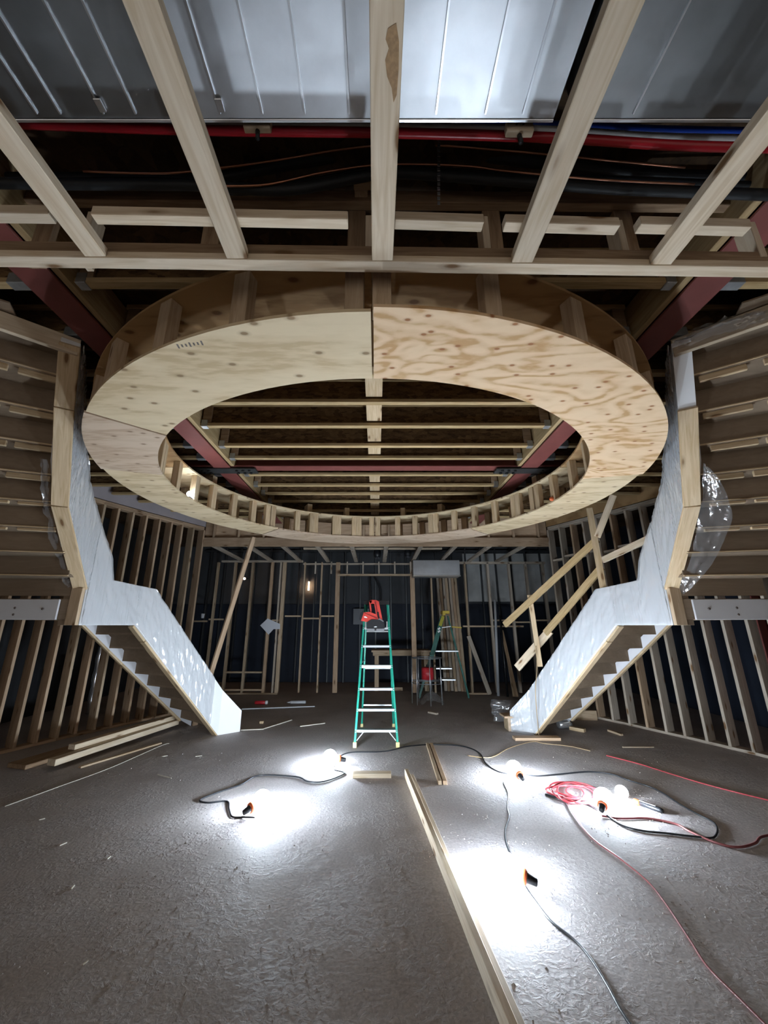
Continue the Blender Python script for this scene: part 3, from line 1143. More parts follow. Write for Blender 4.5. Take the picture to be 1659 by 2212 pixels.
def billow(u, v):
    t = u * 3
    i = min(2, int(t))
    p = rb[i].lerp(rb[i + 1], t - i)
    d = (p - V((0, SC_C.y, p.z)))
    d.z = 0
    d.normalize()
    wd = 0.04 + 0.20 * math.sin(PI * min(1.0, u * 1.05)) ** 0.8
    q = V((u * 6, v * 3, 4.4))
    w = noise.noise(q) + 0.6 * noise.noise(q * 2.4)
    tilt = V((0, 0.0, -0.05))
    return p + d * (wd * v) + tilt * (v * 0.5) + V((0, 0, -0.03 - 0.05 * v)) + V((0, -1, -0.3)) * (0.012 + 0.02 * w)


tag(sheet('plastic_sheet', billow, 44, 16, 'film_loose'), 'loose clear plastic bulging off the right staircase guard', 'plastic sheet')
lb = [gl_out[i][0] for i in (2, 3, 4, 5)]


def billow_l(u, v):
    t = u * 3
    i = min(2, int(t))
    p = lb[i].lerp(lb[i + 1], t - i)
    d = (p - V((0, SC_C.y, p.z)))
    d.z = 0
    d.normalize()
    q = V((u * 14, v * 3, 8.4))
    w = noise.noise(q) + 0.6 * noise.noise(q * 2.4)
    wd = 0.055 + 0.03 * noise.noise(V((u * 9, 0, 2.2)))
    return p + d * (wd * v) + V((0, -1, -0.3)) * (0.03 + 0.025 * w)


tag(sheet('plastic_sheet', billow_l, 60, 6, 'film_loose'), 'narrow crumpled plastic edge along the left staircase guard', 'plastic sheet')
c = on_level(1060, 1535, 0)
crumpled('plastic_sheet', 'crumpled clear plastic bunched on the floor at the right stair foot', (2.05, 7.45, 0.05), (0.62, -0.05, 0.0), (0.0, 0.10, 0.32), (0, -0.16, 0.03), 0.06, seed=3.3)
crumpled('plastic_sheet', 'crumpled clear plastic stuffed by the steel beam over the right staircase', (2.30, 2.45, up(2.02)), (0.55, -0.25, 0.06), (0.02, 0.05, 0.13), (0.0, -0.12, -0.03), 0.05, seed=6.1)

# loose strip board from the left stair, cardboard-coloured side panels over the upper flights
for s in (-1, 1):
    side = 'left' if s < 0 else 'right'
    o = prism('side_panel', [V((s * 2.6, 2.2, up(2.19))), V((s * 4.6, 0.9, up(2.19))), V((s * 4.6, 1.25, up(2.19))), V((s * 2.75, 2.5, up(2.19)))], (0, 0, 0.012), 'hardboard')
    tag(o, f'grey-brown panel under the upper floor above the {side} staircase', 'panel')

# ================================================================== BACK ROOM FRAMING
HB = thing('header_beam', 'reddish wooden header beam across the back behind the ring', 'header beam', (0, 8.34, up(1.66)))
board('beam', (-3.83, 8.34, up(1.76)), (3.83, 8.34, up(1.76)), 0.04, 0.20, 'stud_red', HB)
for i in range(14):
    x = -3.6 + i * 0.555
    board('cripple', (x, 8.37, up(1.87)), (x, 8.37, up(2.5)), 0.04, 0.09, 'stud_red', HB, up=(0, 1, 0))
board('backing', (-3.83, 8.42, up(2.18)), (3.83, 8.42, up(2.18)), 0.012, 0.60, 'stud_red', HB)

BCF = thing('ceiling_frame', 'dropped ceiling frame of grey joists over the dark back room', 'ceiling frame', (0, 9.4, up(1.66)))
for i in range(-5, 5):
    x = 0.23 + i * 0.765
    board('joist', (x, 8.37, up(1.69)), (x, 10.44, up(1.67)), 0.10, 0.05, 'stud_grey', BCF)
board('end_plate', (-4.2, 10.46, up(1.67)), (-1.98, 10.46, up(1.67)), 0.09, 0.05, 'stud_grey', BCF)
board('end_plate', (-1.98, 10.47, up(1.60)), (0.95, 10.47, up(1.60)), 0.09, 0.04, 'stud_grey', BCF)
board('end_plate', (2.2, 10.46, up(1.63)), (4.6, 10.46, up(1.63)), 0.09, 0.06, 'stud_grey', BCF)
board('mid_strip', (-1.75, 9.2, up(1.78)), (1.6, 9.2, up(1.78)), 0.09, 0.04, 'pine_pale', BCF)
for i in range(9):
    x = -1.6 + i * 0.42
    board('short_stud', (x, 10.2, up(1.30)), (x, 10.2, up(1.62)), 0.04, 0.05, 'stud_grey', BCF, up=(0, 1, 0))
board('lower_plate', (-1.0, 10.2, up(1.27)), (0.92, 10.2, up(1.27)), 0.09, 0.05, 'stud', BCF)

YW = 10.46


def partition(label, studs, loc, plates, blocks, mat='stud'):
    t = thing('stud_partition', label, 'partition', loc)
    for (ut, ub, w, m) in studs:
        p = on_level(ub, 1500, 0)
        x = p.x * YW / p.y
        top = up(1.645)
        board('stud', (x, YW, 0.04), (x, YW, top), w, 0.09, m, t, up=(0, 1, 0))
    for (u0, u1) in plates:
        x0, x1 = at_depth(u0, 1500, YW).x, at_depth(u1, 1500, YW).x
        board('bottom_plate', (x0, YW, 0.02), (x1, YW, 0.02), 0.09, 0.04, mat, t)
    for (u0, u1, v) in blocks:
        p, q = at_depth(u0, v, YW), at_depth(u1, v, YW)
        board('blocking', p, V((q.x, q.y, p.z)), 0.085, 0.04, mat, t)
    return t


partition('wooden stud partition left of the opening to the dark back room',
          [(470, 440, .05, 'stud'), (508, 481, .06, 'stud'), (550, 522, .055, 'stud'), (586, 568, .07, 'stud_red'), (618, 597, .09, 'stud'), (600, 588, .04, 'stud_grey'),
           (659, 645, .04, 'stud'), (698, 685, .04, 'stud'), (732, 723, .115, 'stud_red')], (-2.4, YW, 0),
          ((430, 600),), ((420, 447, 1342), (452, 482, 1338), (588, 602, 1340), (616, 651, 1331), (655, 690, 1336), (694, 722, 1331), (486, 566, 1452), (486, 566, 1490), (490, 600, 1505)))
partition('wooden stud partition right of the opening to the dark back room',
          [(900, 897, .12, 'stud_red'), (935, 941, .045, 'stud'), (1002, 1021, .05, 'stud'), (1050, 1075, .06, 'stud_grey'), (1095, 1125, .06, 'stud_grey'),
           (1135, 1165, .06, 'stud_grey'), (1175, 1205, .06, 'stud_grey')], (2.6, YW, 0),
          ((1010, 1060),), ((1000, 1130, 1353), (1064, 1095, 1340), (1110, 1145, 1344), (1158, 1190, 1340)))
# boards stored upright behind the second ladder
for i, (u, m, y, tl) in enumerate(((955, 'stud_grey', 10.9, 0.03), (962, 'stud_old', 10.85, 0.05), (969, 'stud_grey', 10.9, 0.02), (977, 'stud', 10.8, 0.06), (984, 'stud_grey', 10.85, 0.03), (991, 'stud_red', 10.8, 0.05), (998, 'stud', 10.75, 0.04))):
    p = at_depth(u + 8, 1490, y)
    lab = ('first', 'second', 'third', 'fourth', 'fifth', 'sixth', 'seventh')[i]
    o = board('stored_board', (p.x, y, 0.012), (p.x - tl * 0.6, y + 0.45, up(1.45)), 0.075, 0.04, m, up=(0, 1, 0))
    tag(o, f'{lab} from the left of the boards stored upright behind the far stepladder', 'board', 'boards stored upright')

# galvanised duct end, can lights, panel, conduit
p, q = at_depth(893, 1245, 10.0), at_depth(992, 1207, 10.0)
t = thing('duct', 'short shiny galvanised duct in the back room ceiling', 'duct', (p.x, 10.0, p.z))
block('duct_body', ((p.x + q.x) / 2, 10.19, (p.z + up(1.63)) / 2), (q.x - p.x, 0.38, up(1.63) - p.z), 'galv_bright', t)
block('flange', ((p.x + q.x) / 2, 9.99, p.z + 0.01), (q.x - p.x + 0.02, 0.02, 0.03), 'seam_metal', t)
for (u, v, lab) in ((815, 1206, 'dark round can light hung in the back ceiling, larger glint'), (881, 1204, 'dark round can light hung in the back ceiling beside the duct')):
    c = at_depth(u, v, 9.9)
    t = thing('can_light', lab, 'can light', c)
    lathe('housing', [(0, 0.02), (0.02, 0.08), (0.10, 0.10), (0.20, 0.09), (0.26, 0.03)], Matrix.Translation(c) @ Matrix.Rotation(-PI / 2, 4, 'Y'), 'black_plastic', t)
    lathe('lens', [(-0.004, 0.05), (0.03, 0.07)], Matrix.Translation(c) @ Matrix.Rotation(-PI / 2, 4, 'Y'), 'glass_dark', t)
p, q = at_depth(763, 1349, 12.45), at_depth(797, 1315, 12.45)
t = thing('electrical_panel', 'grey electrical panel box on the dark back wall behind the ladder', 'electrical panel', (p.x, 12.45, p.z))
block('box', ((p.x + q.x) / 2, 12.47, (p.z + q.z) / 2), (q.x - p.x, 0.10, q.z - p.z), 'panel_grey', t)
block('door', ((p.x + q.x) / 2, 12.415, (p.z + q.z) / 2), ((q.x - p.x) * 0.86, 0.012, (q.z - p.z) * 0.88), 'panel_grey', t)
for (pts, lab) in ((((801, 1305), (800, 1270), (799, 1240)), 'black cable dropping straight down the back wall'), (((822, 1305), (822, 1275), (814, 1255), (806, 1242)), 'black cable bending down the back wall')):
    tag(tube('wall_cable', curve_pts([at_depth(u, v, 12.42) for u, v in pts]), 0.028, 'cord_black'), lab, 'cable')
p = at_depth(648, 1245, 11.9)
for (u, v, y, m, lab) in ((528, 1250, 11.9, 'lamp_warm', 'small lit bulb glowing behind the left partition'), (667, 1265, 12.52, 'lamp_warm', 'small warm lit tube lamp on the back wall behind the left partition')):
    c = at_depth(u, v, y)
    t = thing('far_lamp', lab, 'lamp', c)
    if u < 600:
        lathe('bulb', [(-0.03, 0.01), (-0.02, 0.03), (0.0, 0.037), (0.025, 0.025), (0.04, 0.012)], Matrix.Translation(c), m, t, seg=12)
        lathe('socket', [(0.04, 0.02), (0.10, 0.022)], Matrix.Translation(c), 'black_plastic', t, seg=10)
        tube('drop_cord', curve_pts([c + V((0.09, 0, 0)), c + V((0.14, 0, 0.03)), c + V((0.15, 0, 0.2)), V((c.x + 0.15, c.y, Z_DECK))]), 0.006, 'cord_black', t, seg=6)
    else:
        tube('tube', [c + V((0, 0, -0.15)), c + V((0, 0, 0.12))], 0.022, m, t)
        block('bracket', c + V((0, 0.04, 0.15)), (0.06, 0.08, 0.05), 'grey_metal', t)
# work table
t = thing('work_table', 'rough wooden work table standing in the dark back room', 'table', (0.65, 11.3, 0))
ztab = 0.98
block('table_top', (0.68, 11.3, ztab), (1.6, 0.7, 0.05), 'stud', t)
board('apron', (-0.08, 10.97, ztab - 0.07), (1.44, 10.97, ztab - 0.07), 0.035, 0.09, 'stud', t)
for (x, y) in ((0.02, 11.0), (1.34, 11.0), (0.02, 11.6), (1.34, 11.6)):
    board('leg', (x, y, 0), (x, y, ztab - 0.025), 0.11, 0.07, 'stud', t, up=(0, 1, 0))
board('foot_rail', (0.0, 10.98, 0.05), (0.7, 10.98, 0.05), 0.06, 0.08, 'stud', t)
# leaning pieces
for (u0, v0, u1, v1, w, m, lab, nm, cat, y1, y0) in (
        (1012, 1374, 1058, 1500, .10, 'stud_grey', 'short grey board leaning against the right partition', 'leaning_board', 'board', 10.1, 10.38),
        (1084, 1362, 1116, 1500, .07, 'stud_old', 'dark board leaning beside the white plastic pipe', 'leaning_board', 'board', 9.75, 10.35),
        (1096, 1418, 1110, 1500, .05, 'stud', 'thin brown board leaning low at the right partition', 'leaning_board', 'board', 9.8, 10.3)):
    f = at_depth(u1, v1, y1)
    f.z = 0.06
    g_ = at_depth(u0, v0, y0)
    tag(board(nm, f, g_, w, 0.04, m, up=(0, 1, 0)), lab, cat)
f, g_ = at_depth(1076, 1495, 10.1), at_depth(1069, 1296, 10.37)
f.z = 0.02
tag(tube('plastic_pipe', [f, g_], 0.033, 'pvc', seg=12), 'tall white plastic pipe leaning on the right partition', 'pipe')
f, g_ = at_depth(1096, 1495, 10.0), at_depth(1080, 1330, 10.36)
f.z = 0.02
tag(tube('plastic_pipe', [f, g_], 0.026, 'black_plastic', seg=12), 'dark plastic pipe leaning beside the white pipe', 'pipe')
# paper flag, cup on the blocking
pp = [at_depth(u, v, 10.41) for (u, v) in ((562, 1351), (578, 1336), (605, 1348), (605, 1359), (591, 1359), (580, 1371))]
tag(prism('paper_sheet', pp, (0, 0.004, 0), 'paper'), 'white five-sided paper sheet tacked to a stud of the left partition', 'paper')
c = at_depth(437, 1338, YW)
c.z += 0.03
t = thing('paper_cup', 'white cup standing on the blocking of the left partition', 'cup', c)
lathe('cup_body', [(0, 0.035), (0.11, 0.048), (0.112, 0.044)], Matrix.Translation(c) @ Matrix.Rotation(-PI / 2, 4, 'Y'), 'paper', t, seg=16)
lathe('cup_rim', [(0.108, 0.050), (0.116, 0.050)], Matrix.Translation(c) @ Matrix.Rotation(-PI / 2, 4, 'Y'), 'logo_white', t, seg=16)
# shiny foil ducts standing between the left studs
for (u0, u1, v0, v1, lab) in ((196, 190, 1370, 1560, 'upright foil-wrapped pipe glinting behind the left studs under the stair'), (135, 128, 1480, 1560, 'short foil-wrapped pipe glinting low behind the left studs')):
    b0 = on_level(u1, 1550, 0)
    b0 = V((b0.x * 1.04, b0.y * 1.04, 0.0))
    h = 2.3 if u0 > 150 else 1.0
    pts = [V((b0.x + 0.01 * math.sin(k * 1.3), b0.y, h * k / 30)) for k in range(31)]
    tag(tube('foil_pipe', pts, [0.055 + (0.006 if k % 2 else 0) for k in range(31)], 'foil', seg=12), lab, 'pipe')

# ================================================================== BRACES AND TEMPORARY GUARD RAIL
A, B = at_depth(548, 1160, 7.28), at_depth(460, 1440, 7.35)
t = board('wooden_brace', A, A + (B - A) * 1.62, 0.09, 0.04, 'stud_red', up=(1, -0.6, 0))
# keep the lower end on the slab
tag(t, 'slanting wooden brace from the ring down behind the left stair', 'brace')
GR = thing('guard_rail', 'temporary wooden guard rail along the right staircase', 'guard rail', (3.0, 5.8, up(0.2)))


def gp(u, v, y):
    return at_depth(u, v, y)


board('post', gp(1273, 1098, 5.55), gp(1303, 1270, 5.42), 0.085, 0.04, 'pine', GR, up=(0.5, 1, 0))
board('post', gp(1144, 1285, 6.5), gp(1167, 1440, 6.5), 0.075, 0.04, 'pine', GR, up=(0.3, 1, 0))
board('rail', gp(1090, 1350, 6.9), gp(1290, 1165, 5.50), 0.04, 0.10, 'fir_yellow', GR)
board('rail', gp(1290, 1160, 5.48), gp(1325, 1070, 5.35), 0.04, 0.09, 'pine_pale', GR)
board('rail', gp(1178, 1368, 6.5), gp(1300, 1225, 5.50), 0.04, 0.10, 'fir_yellow', GR)
board('rail', gp(1302, 1210, 5.44), gp(1420, 1155, 4.75), 0.04, 0.085, 'pine_pale', GR)
board('rail', gp(1117, 1443, 6.95), gp(1188, 1362, 6.46), 0.04, 0.12, 'pine_pale', GR)
pts = [gp(1158, 1395, 6.42), gp(1160, 1440, 6.35), gp(1157, 1500, 6.3), on_level(1164, 1590, 0.01)]
tag(tube('tan_cord', curve_pts(pts, 8), 0.006, 'cord_tan', seg=6), 'thin tan cord hanging from the guard rail to the floor', 'cord')

# ================================================================== STEPLADDER WITH THE NAIL GUN
LD = thing('stepladder', 'green fibreglass stepladder with aluminium steps in the middle of the floor', 'ladder', (0, 6.5, 0))


def rail_pt(s, z, rear=False):
    f = z / 2.02
    x = (0.305 - 0.125 * f) * s + 0.005
    if rear:
        x = (0.27 - 0.09 * f) * s + 0.03
    return V((x, (7.30 - 0.62 * f) if rear else (6.14 + 0.46 * f), z))


for s in (-1, 1):
    board('front_rail', rail_pt(s, 0.03), rail_pt(s, 2.0), 0.030, 0.075, 'ladder_green', LD, up=(0, 1, 0))
    board('rear_rail', rail_pt(s, 0.03, True), rail_pt(s, 2.0, True), 0.028, 0.05, 'ladder_green', LD, up=(0, 1, 0))
    p = rail_pt(s, 0.035)
    block('foot', (p.x, p.y, 0.035), (0.05, 0.09, 0.07), 'ladder_foot', LD)
    p = rail_pt(s, 0.03, True)
    block('foot', (p.x, p.y, 0.025), (0.045, 0.07, 0.05), 'ladder_foot', LD)
for i, z in enumerate((0.20, 0.46, 0.73, 1.04, 1.33, 1.60)):
    a, b = rail_pt(-1, z), rail_pt(1, z)
    st = board('step', V((a.x + 0.014, a.y + 0.005, z)), V((b.x - 0.014, b.y + 0.005, z)), 0.085, 0.045 if i == 3 else 0.034, 'aluminium', LD)
    for s in (-1, 1):
        q = rail_pt(s, z)
        for dz in (-0.012, 0.014):
            block('rivet', (q.x, q.y - 0.042, z + dz), (0.012, 0.008, 0.012), 'seam_metal', LD)
    if i == 5:
        for s in (-1, 1):
            q = rail_pt(s, z + 0.05)
            block('step_bracket', (q.x - s * 0.03, q.y - 0.02, z + 0.05), (0.02, 0.06, 0.12), 'aluminium', LD)
for s in (-1, 1):
    a = rail_pt(s, 0.05)
    b = rail_pt(s, 0.19)
    c = V((b.x - s * 0.11, b.y, 0.185))
    board('knee_brace', a + V((-s * 0.02, 0, 0.03)), c, 0.012, 0.045, 'aluminium', LD, up=(0, 1, 0))
    m1, m2 = rail_pt(s, 1.08), rail_pt(s, 1.08, True)
    board('spreader', m1, m2, 0.006, 0.02, 'aluminium', LD)
for z in (0.35, 0.95, 1.55):
    board('rear_bar', rail_pt(-1, z, True), rail_pt(1, z, True), 0.02, 0.025, 'aluminium', LD)
ca, cb = rail_pt(-1, 2.02), rail_pt(1, 2.02)
block('top_cap', (0.01, 6.63, 2.01), (0.42, 0.16, 0.07), 'black_plastic', LD)

NG = thing('nail_gun', 'red and black nail gun resting on the upper step of the green ladder', 'nail gun', (0, 6.45, 1.62))
YG = 6.40


def gx(u, v):
    p = at_depth(u, v, YG)
    return V((p.x, YG, p.z))


def gun_part(name, px, dy, th, mat):
    return prism(name, [gx(*p) + V((0, dy, 0)) for p in px], (0, th, 0), mat, NG)


gun_part('motor_housing', [(780, 1341), (786, 1323), (799, 1322), (814, 1328), (817, 1339), (806, 1338), (794, 1344)], -0.05, 0.11, 'tool_red')
gun_part('rear_grip', [(797, 1298), (804, 1297), (801, 1304), (803, 1322), (800, 1323)], -0.03, 0.07, 'tool_red')
gun_part('grip_top', [(797, 1298), (804, 1296), (814, 1297), (818, 1300), (808, 1304), (800, 1304)], -0.03, 0.07, 'tool_red')
gun_part('front_grip', [(808, 1303), (818, 1299), (827, 1343), (816, 1341), (812, 1325)], -0.035, 0.08, 'tool_red')
gun_part('grip_groove', [(809, 1300), (812, 1299), (819, 1335), (816, 1336)], -0.038, 0.004, 'tool_red_dark')
gun_part('trigger_groove', [(814, 1322), (818, 1322), (820, 1336), (817, 1336)], -0.042, 0.004, 'bolt_black')
gun_part('housing_groove', [(786, 1324), (788, 1324), (815, 1334), (814, 1337)], -0.054, 0.004, 'tool_red_dark')
gun_part('end_cap', [(776, 1338), (779, 1324), (784, 1319), (786, 1323), (780, 1341)], -0.04, 0.09, 'black_plastic')
gun_part('badge', [(786, 1332), (790, 1331.5), (794, 1334.5), (793, 1335.3), (787, 1334)], -0.0525, 0.003, 'logo_white')
gun_part('magazine', [(792, 1345), (803, 1338), (820, 1339), (830, 1345), (831, 1357), (792, 1357)], -0.06, 0.13, 'black_plastic')
gun_part('battery', [(792, 1358), (831, 1358), (829, 1363.5), (794, 1363.5)], -0.055, 0.11, 'grey_metal')
gun_part('latch', [(809, 1358), (813, 1358), (813, 1362), (809, 1362)], -0.06, 0.004, 'black_plastic')
gun_part('badge', [(808, 1353.6), (812, 1352.8), (815, 1354), (812, 1355.2), (808, 1355)], -0.063, 0.003, 'logo_white')
gun_part('nose', [(814, 1339), (820, 1336), (829, 1342), (826, 1345), (816, 1344)], -0.055, 0.05, 'grey_metal')

# ================================================================== FAR STEPLADDER, WIRE STAND
L2 = thing('stepladder', 'dark green stepladder with a yellow top in the dark back room', 'ladder', (1.65, 9.6, 0))
YL = 9.9


def l2(u, v, dy=0.0):
    return at_depth(u, v, YL + dy)


for dy in (-0.15, 0.15):
    f = l2(905, 1505, dy)
    f.z = 0.03
    board('front_rail', f, l2(956, 1330, dy * 0.5), 0.05, 0.03, 'ladder_dark_green', L2, up=(0, 1, 0))
    f = l2(1013, 1510, dy)
    f.z = 0.03
    board('rear_rail', f, l2(967, 1330, dy * 0.5), 0.035, 0.03, 'ladder_dark_green', L2, up=(0, 1, 0))
board('side_skin', l2(931, 1424, -0.17), l2(956, 1332, -0.10), 0.105, 0.012, 'ladder_dark_green', L2, up=(0, 1, 0))
board('warning_sticker', l2(950.5, 1352, -0.135), l2(957.5, 1331, -0.118), 0.075, 0.006, 'sticker_yellow', L2, up=(0, 1, 0))
for v in (1358, 1364):
    board('small_sticker', l2(946, v + 1.5, -0.145), l2(951, v - 1.5, -0.14), 0.04, 0.006, 'logo_white', L2, up=(0, 1, 0))
c = l2(961, 1323)
block('top_cap', c, (0.17, 0.32, 0.07), 'yellow_plastic', L2)
block('cap_lip', c + V((-0.05, -0.13, -0.05)), (0.07, 0.06, 0.05), 'yellow_plastic', L2)
for (u0, u1, v) in ((936, 988, 1406), (940, 974, 1443), (948, 982, 1467)):
    p, q = l2(u0, v), l2(u1, v)
    board('step', p, V((q.x, q.y, p.z)), 0.30, 0.03, 'aluminium', L2)
p, q = l2(954, 1356, -0.1), l2(974, 1353, -0.1)
board('spreader', p, q, 0.012, 0.02, 'aluminium', L2)
p, q = l2(976, 1354, -0.1), l2(997, 1356, -0.1)
tag(board('yellow_level', p, V((q.x, q.y, q.z)), 0.03, 0.03, 'yellow_plastic'), 'small yellow level lying on the long rail behind the far ladder', 'level')

WS = thing('wire_stand', 'bent wire stand in front of the far ladder', 'stand', (1.3, 9.2, 0))
ctr = at_depth(924, 1500, 9.25)
ctr.z = 0
h = at_depth(924, 1421, 9.25).z
rr = 0.33
ringp = [V((ctr.x + rr * math.cos(t * PI / 12), ctr.y + rr * 0.8 * math.sin(t * PI / 12), h)) for t in range(25)]
tube('top_ring', ringp, 0.012, 'grey_metal', WS, seg=6)
ringp = [p + V((0, 0, -h * 0.55)) for p in ringp]
tube('middle_ring', ringp, 0.009, 'grey_metal', WS, seg=6)
for k in range(7):
    t_ = k * 2 * PI / 7 + 0.3
    tp = V((ctr.x + rr * math.cos(t_), ctr.y + rr * 0.8 * math.sin(t_), h))
    tube('rod', [tp, V((ctr.x + rr * 1.05 * math.cos(t_), ctr.y + rr * 0.85 * math.sin(t_), 0.005))], 0.010, 'aluminium', WS, seg=6)
cc = at_depth(924, 1468, 9.3)
tcan = thing('fuel_can', 'red can held up inside the wire stand', 'can', cc)
lathe('can_body', [(0, 0.11), (0.01, 0.135), (0.24, 0.135), (0.26, 0.10)], Matrix.Translation(cc) @ Matrix.Rotation(-PI / 2, 4, 'Y'), 'can_red', tcan)
lathe('can_neck', [(0.26, 0.03), (0.31, 0.03)], Matrix.Translation(cc) @ Matrix.Rotation(-PI / 2, 4, 'Y'), 'black_plastic', tcan, seg=12)
tube('crossbar', [V((ctr.x - 0.34, cc.y, cc.z - 0.012)), V((ctr.x + 0.34, cc.y, cc.z - 0.012))], 0.012, 'grey_metal', WS, seg=6)
crumpled('plastic_sheet', 'pale crumpled plastic heap on the floor under the wire stand', (0.95, 9.0, 0.02), (0.5, 0.0, 0.0), (0.05, 0.4, 0.02), (0, 0, 0.22), 0.03, seed=1.2)

# ================================================================== WORK LIGHTS ON THE FLOOR
BULBS = [(712, 1655, (1.0, 0.15), 'lit string bulb with orange collar near the ladder foot', 1.0),
         (564, 1755, (-0.7, -0.9), 'lit string bulb standing alone at the end of the black cord', 1.0),
         (1112, 1682, (0.15, -1.0), 'lit string bulb beside the double board end', 1.0),
         (1095, 1912, (0.9, -0.45), 'large lit string bulb closest to the long plank', 1.0),
         (1308, 1750, (-0.6, -0.8), 'lit string bulb among the coiled red cord', 1.0)]
BULB_POS = []
for (p, d, lab) in [(on_level(u, v, 0), d, lab) for (u, v, d, lab, k) in BULBS]:
    ax = V((-d[0], -d[1], 0)).normalized()
    tilt = V((ax.x, ax.y, 0.18)).normalized()
    R = 0.088
    c = V((p.x, p.y, R + 0.004))
    M = frame(c, c + tilt * 0.01)
    M.translation = c
    t = thing('string_bulb', lab, 'light bulb', (p.x, p.y, 0), group='lit bulbs on the floor')
    prof = [(-0.112, 0.034)] + [(-R * math.cos(PI * (0.16 + 0.84 * q / 9)), max(0.002, R * math.sin(PI * (0.16 + 0.84 * q / 9)))) for q in range(10)]
    lathe('bulb_globe', prof, M, 'bulb_lit', t, seg=16)
    lathe('collar', [(-0.135, 0.034), (-0.132, 0.042), (-0.105, 0.046), (-0.103, 0.036)], M, 'orange_plastic', t, seg=20)
    lathe('socket', [(-0.20, 0.012), (-0.195, 0.022), (-0.14, 0.028), (-0.13, 0.034)], M, 'black_plastic', t, seg=16)
    BULB_POS.append((c, M))
# second round bulb, dim, and the marker beside it
c = on_level(1345, 1727, 0)
t = thing('spare_bulb', 'plain round white bulb lying beside the black and orange tool', 'light bulb', c)
M = Matrix.Translation(c + V((0, 0, 0.062))) @ Matrix.Rotation(0.45, 4, 'Z')
lathe('bulb_globe', [(-0.06 * math.cos(PI * q / 14), max(0.002, 0.06 * math.sin(PI * q / 14))) for q in range(15)], M, 'bulb_dim', t, seg=24)
lathe('screw_base', [(-0.095, 0.014), (-0.055, 0.018)], M @ Matrix.Rotation(PI, 4, 'Z'), 'grey_metal', t, seg=12)
p0, p1 = on_level(1368, 1730, 0.022), on_level(1432, 1752, 0.022)
dv = (p1 - p0).normalized()
M = frame(p0, p1)
L = (p1 - p0).length
t = thing('hand_tool', 'black pen-like tool with an orange collar lying on the floor', 'tool', p0)
lathe('handle', [(-L / 2 + 0.06, 0.020), (L / 2 - 0.02, 0.022), (L / 2, 0.014)], M, 'black_plastic', t, seg=14)
lathe('collar', [(-L / 2, 0.016), (-L / 2 + 0.012, 0.026), (-L / 2 + 0.05, 0.026), (-L / 2 + 0.062, 0.018)], M, 'orange_plastic', t, seg=14)
lathe('shaft', [(-L / 2 - 0.05, 0.006), (-L / 2 + 0.005, 0.007)], M, 'grey_metal', t, seg=8)
block('label_strip', (p0 + p1) / 2 + V((0, 0, 0.0215)), (0.14, 0.012, 0.002), 'logo_white', t, rz=math.atan2(dv.y, dv.x), bev=0)
# small lamp clipped in the ring, orange tool on the other side
c = on_level(405, 1070, Z_RING + 0.07)
c = V((RC.x, RC.y, 0)) + (V((c.x, c.y, 0)) - V((RC.x, RC.y, 0))).normalized() * 2.40
c.z = Z_RING + 0.075
t = thing('work_lamp', 'small lit work lamp lying inside the ring on its plywood', 'lamp', (c.x, c.y, Z_RING + 0.02))
M = frame(c, c + V((0.2, -0.9, 0.0)))
M.translation = c
lathe('lamp_globe', [(-0.09, 0.02), (-0.08, 0.034), (0.05, 0.034), (0.07, 0.02), (0.075, 0.002)], M, 'lamp_cool', t, seg=16)
lathe('lamp_handle', [(-0.22, 0.016), (-0.09, 0.02)], M, 'black_plastic', t, seg=12)
block('lamp_foot', (c.x, c.y, Z_RING + 0.031), (0.05, 0.10, 0.018), 'black_plastic', t)
c = V((RC.x, RC.y, 0)) + V((math.cos(math.radians(8)), math.sin(math.radians(8)), 0)) * 2.45
t = thing('orange_tool', 'orange handled tool lying inside the right of the ring', 'tool', (c.x, c.y, Z_RING + 0.022))
lathe('tool_handle', [(-0.12, 0.012), (-0.10, 0.028), (0.08, 0.030), (0.11, 0.016)], Matrix.Translation((c.x, c.y, Z_RING + 0.054)) @ Matrix.Rotation(0.5, 4, 'Z'), 'orange_plastic', t, seg=14)
lathe('tool_tip', [(0.11, 0.010), (0.19, 0.008)], Matrix.Translation((c.x, c.y, Z_RING + 0.054)) @ Matrix.Rotation(0.5, 4, 'Z'), 'grey_metal', t, seg=8)

# ------------------------------------------------------------------ cords


def cord(name, label, px, r, mat, cat='cord', n=7):
    pts = curve_pts([on_level(u, v, r + 0.001 + (zz[0] if zz else 0)) for (u, v, *zz) in px], n)
    return tag(tube(name, pts, r, mat, seg=7), label, cat)


cord('light_cord', 'black cord looping from the ladder bulb to the left bulb', [(726, 1648, .05), (722, 1662), (745, 1670), (700, 1688), (665, 1688), (640, 1678), (560, 1675), (520, 1695), (470, 1712), (432, 1728), (450, 1734), (490, 1731), (495, 1748), (502, 1764), (525, 1765), (550, 1766, .02)], 0.0075, 'cord_black')
cord('light_cord', 'black cord running from the ladder bulb past the boards', [(728, 1644, .05), (734, 1634), (760, 1625), (830, 1623), (880, 1612), (940, 1608), (1000, 1612), (1035, 1626), (1050, 1650), (1075, 1666), (1100, 1672, .02)], 0.0075, 'cord_black')
cord('light_cord', 'black cord between the two bulbs beside the long plank', [(1092, 1674, .02), (1088, 1690), (1098, 1715), (1096, 1745), (1100, 1765), (1092, 1790), (1092, 1815), (1100, 1840), (1110, 1870), (1125, 1893, .03)], 0.0075, 'cord_black')
cord('light_cord', 'black cord trailing to the bottom edge from the large bulb', [(1135, 1915, .03), (1155, 1945), (1190, 1990), (1240, 2030), (1275, 2070), (1310, 2125), (1340, 2180), (1375, 2235), (1400, 2290)], 0.0075, 'cord_black')
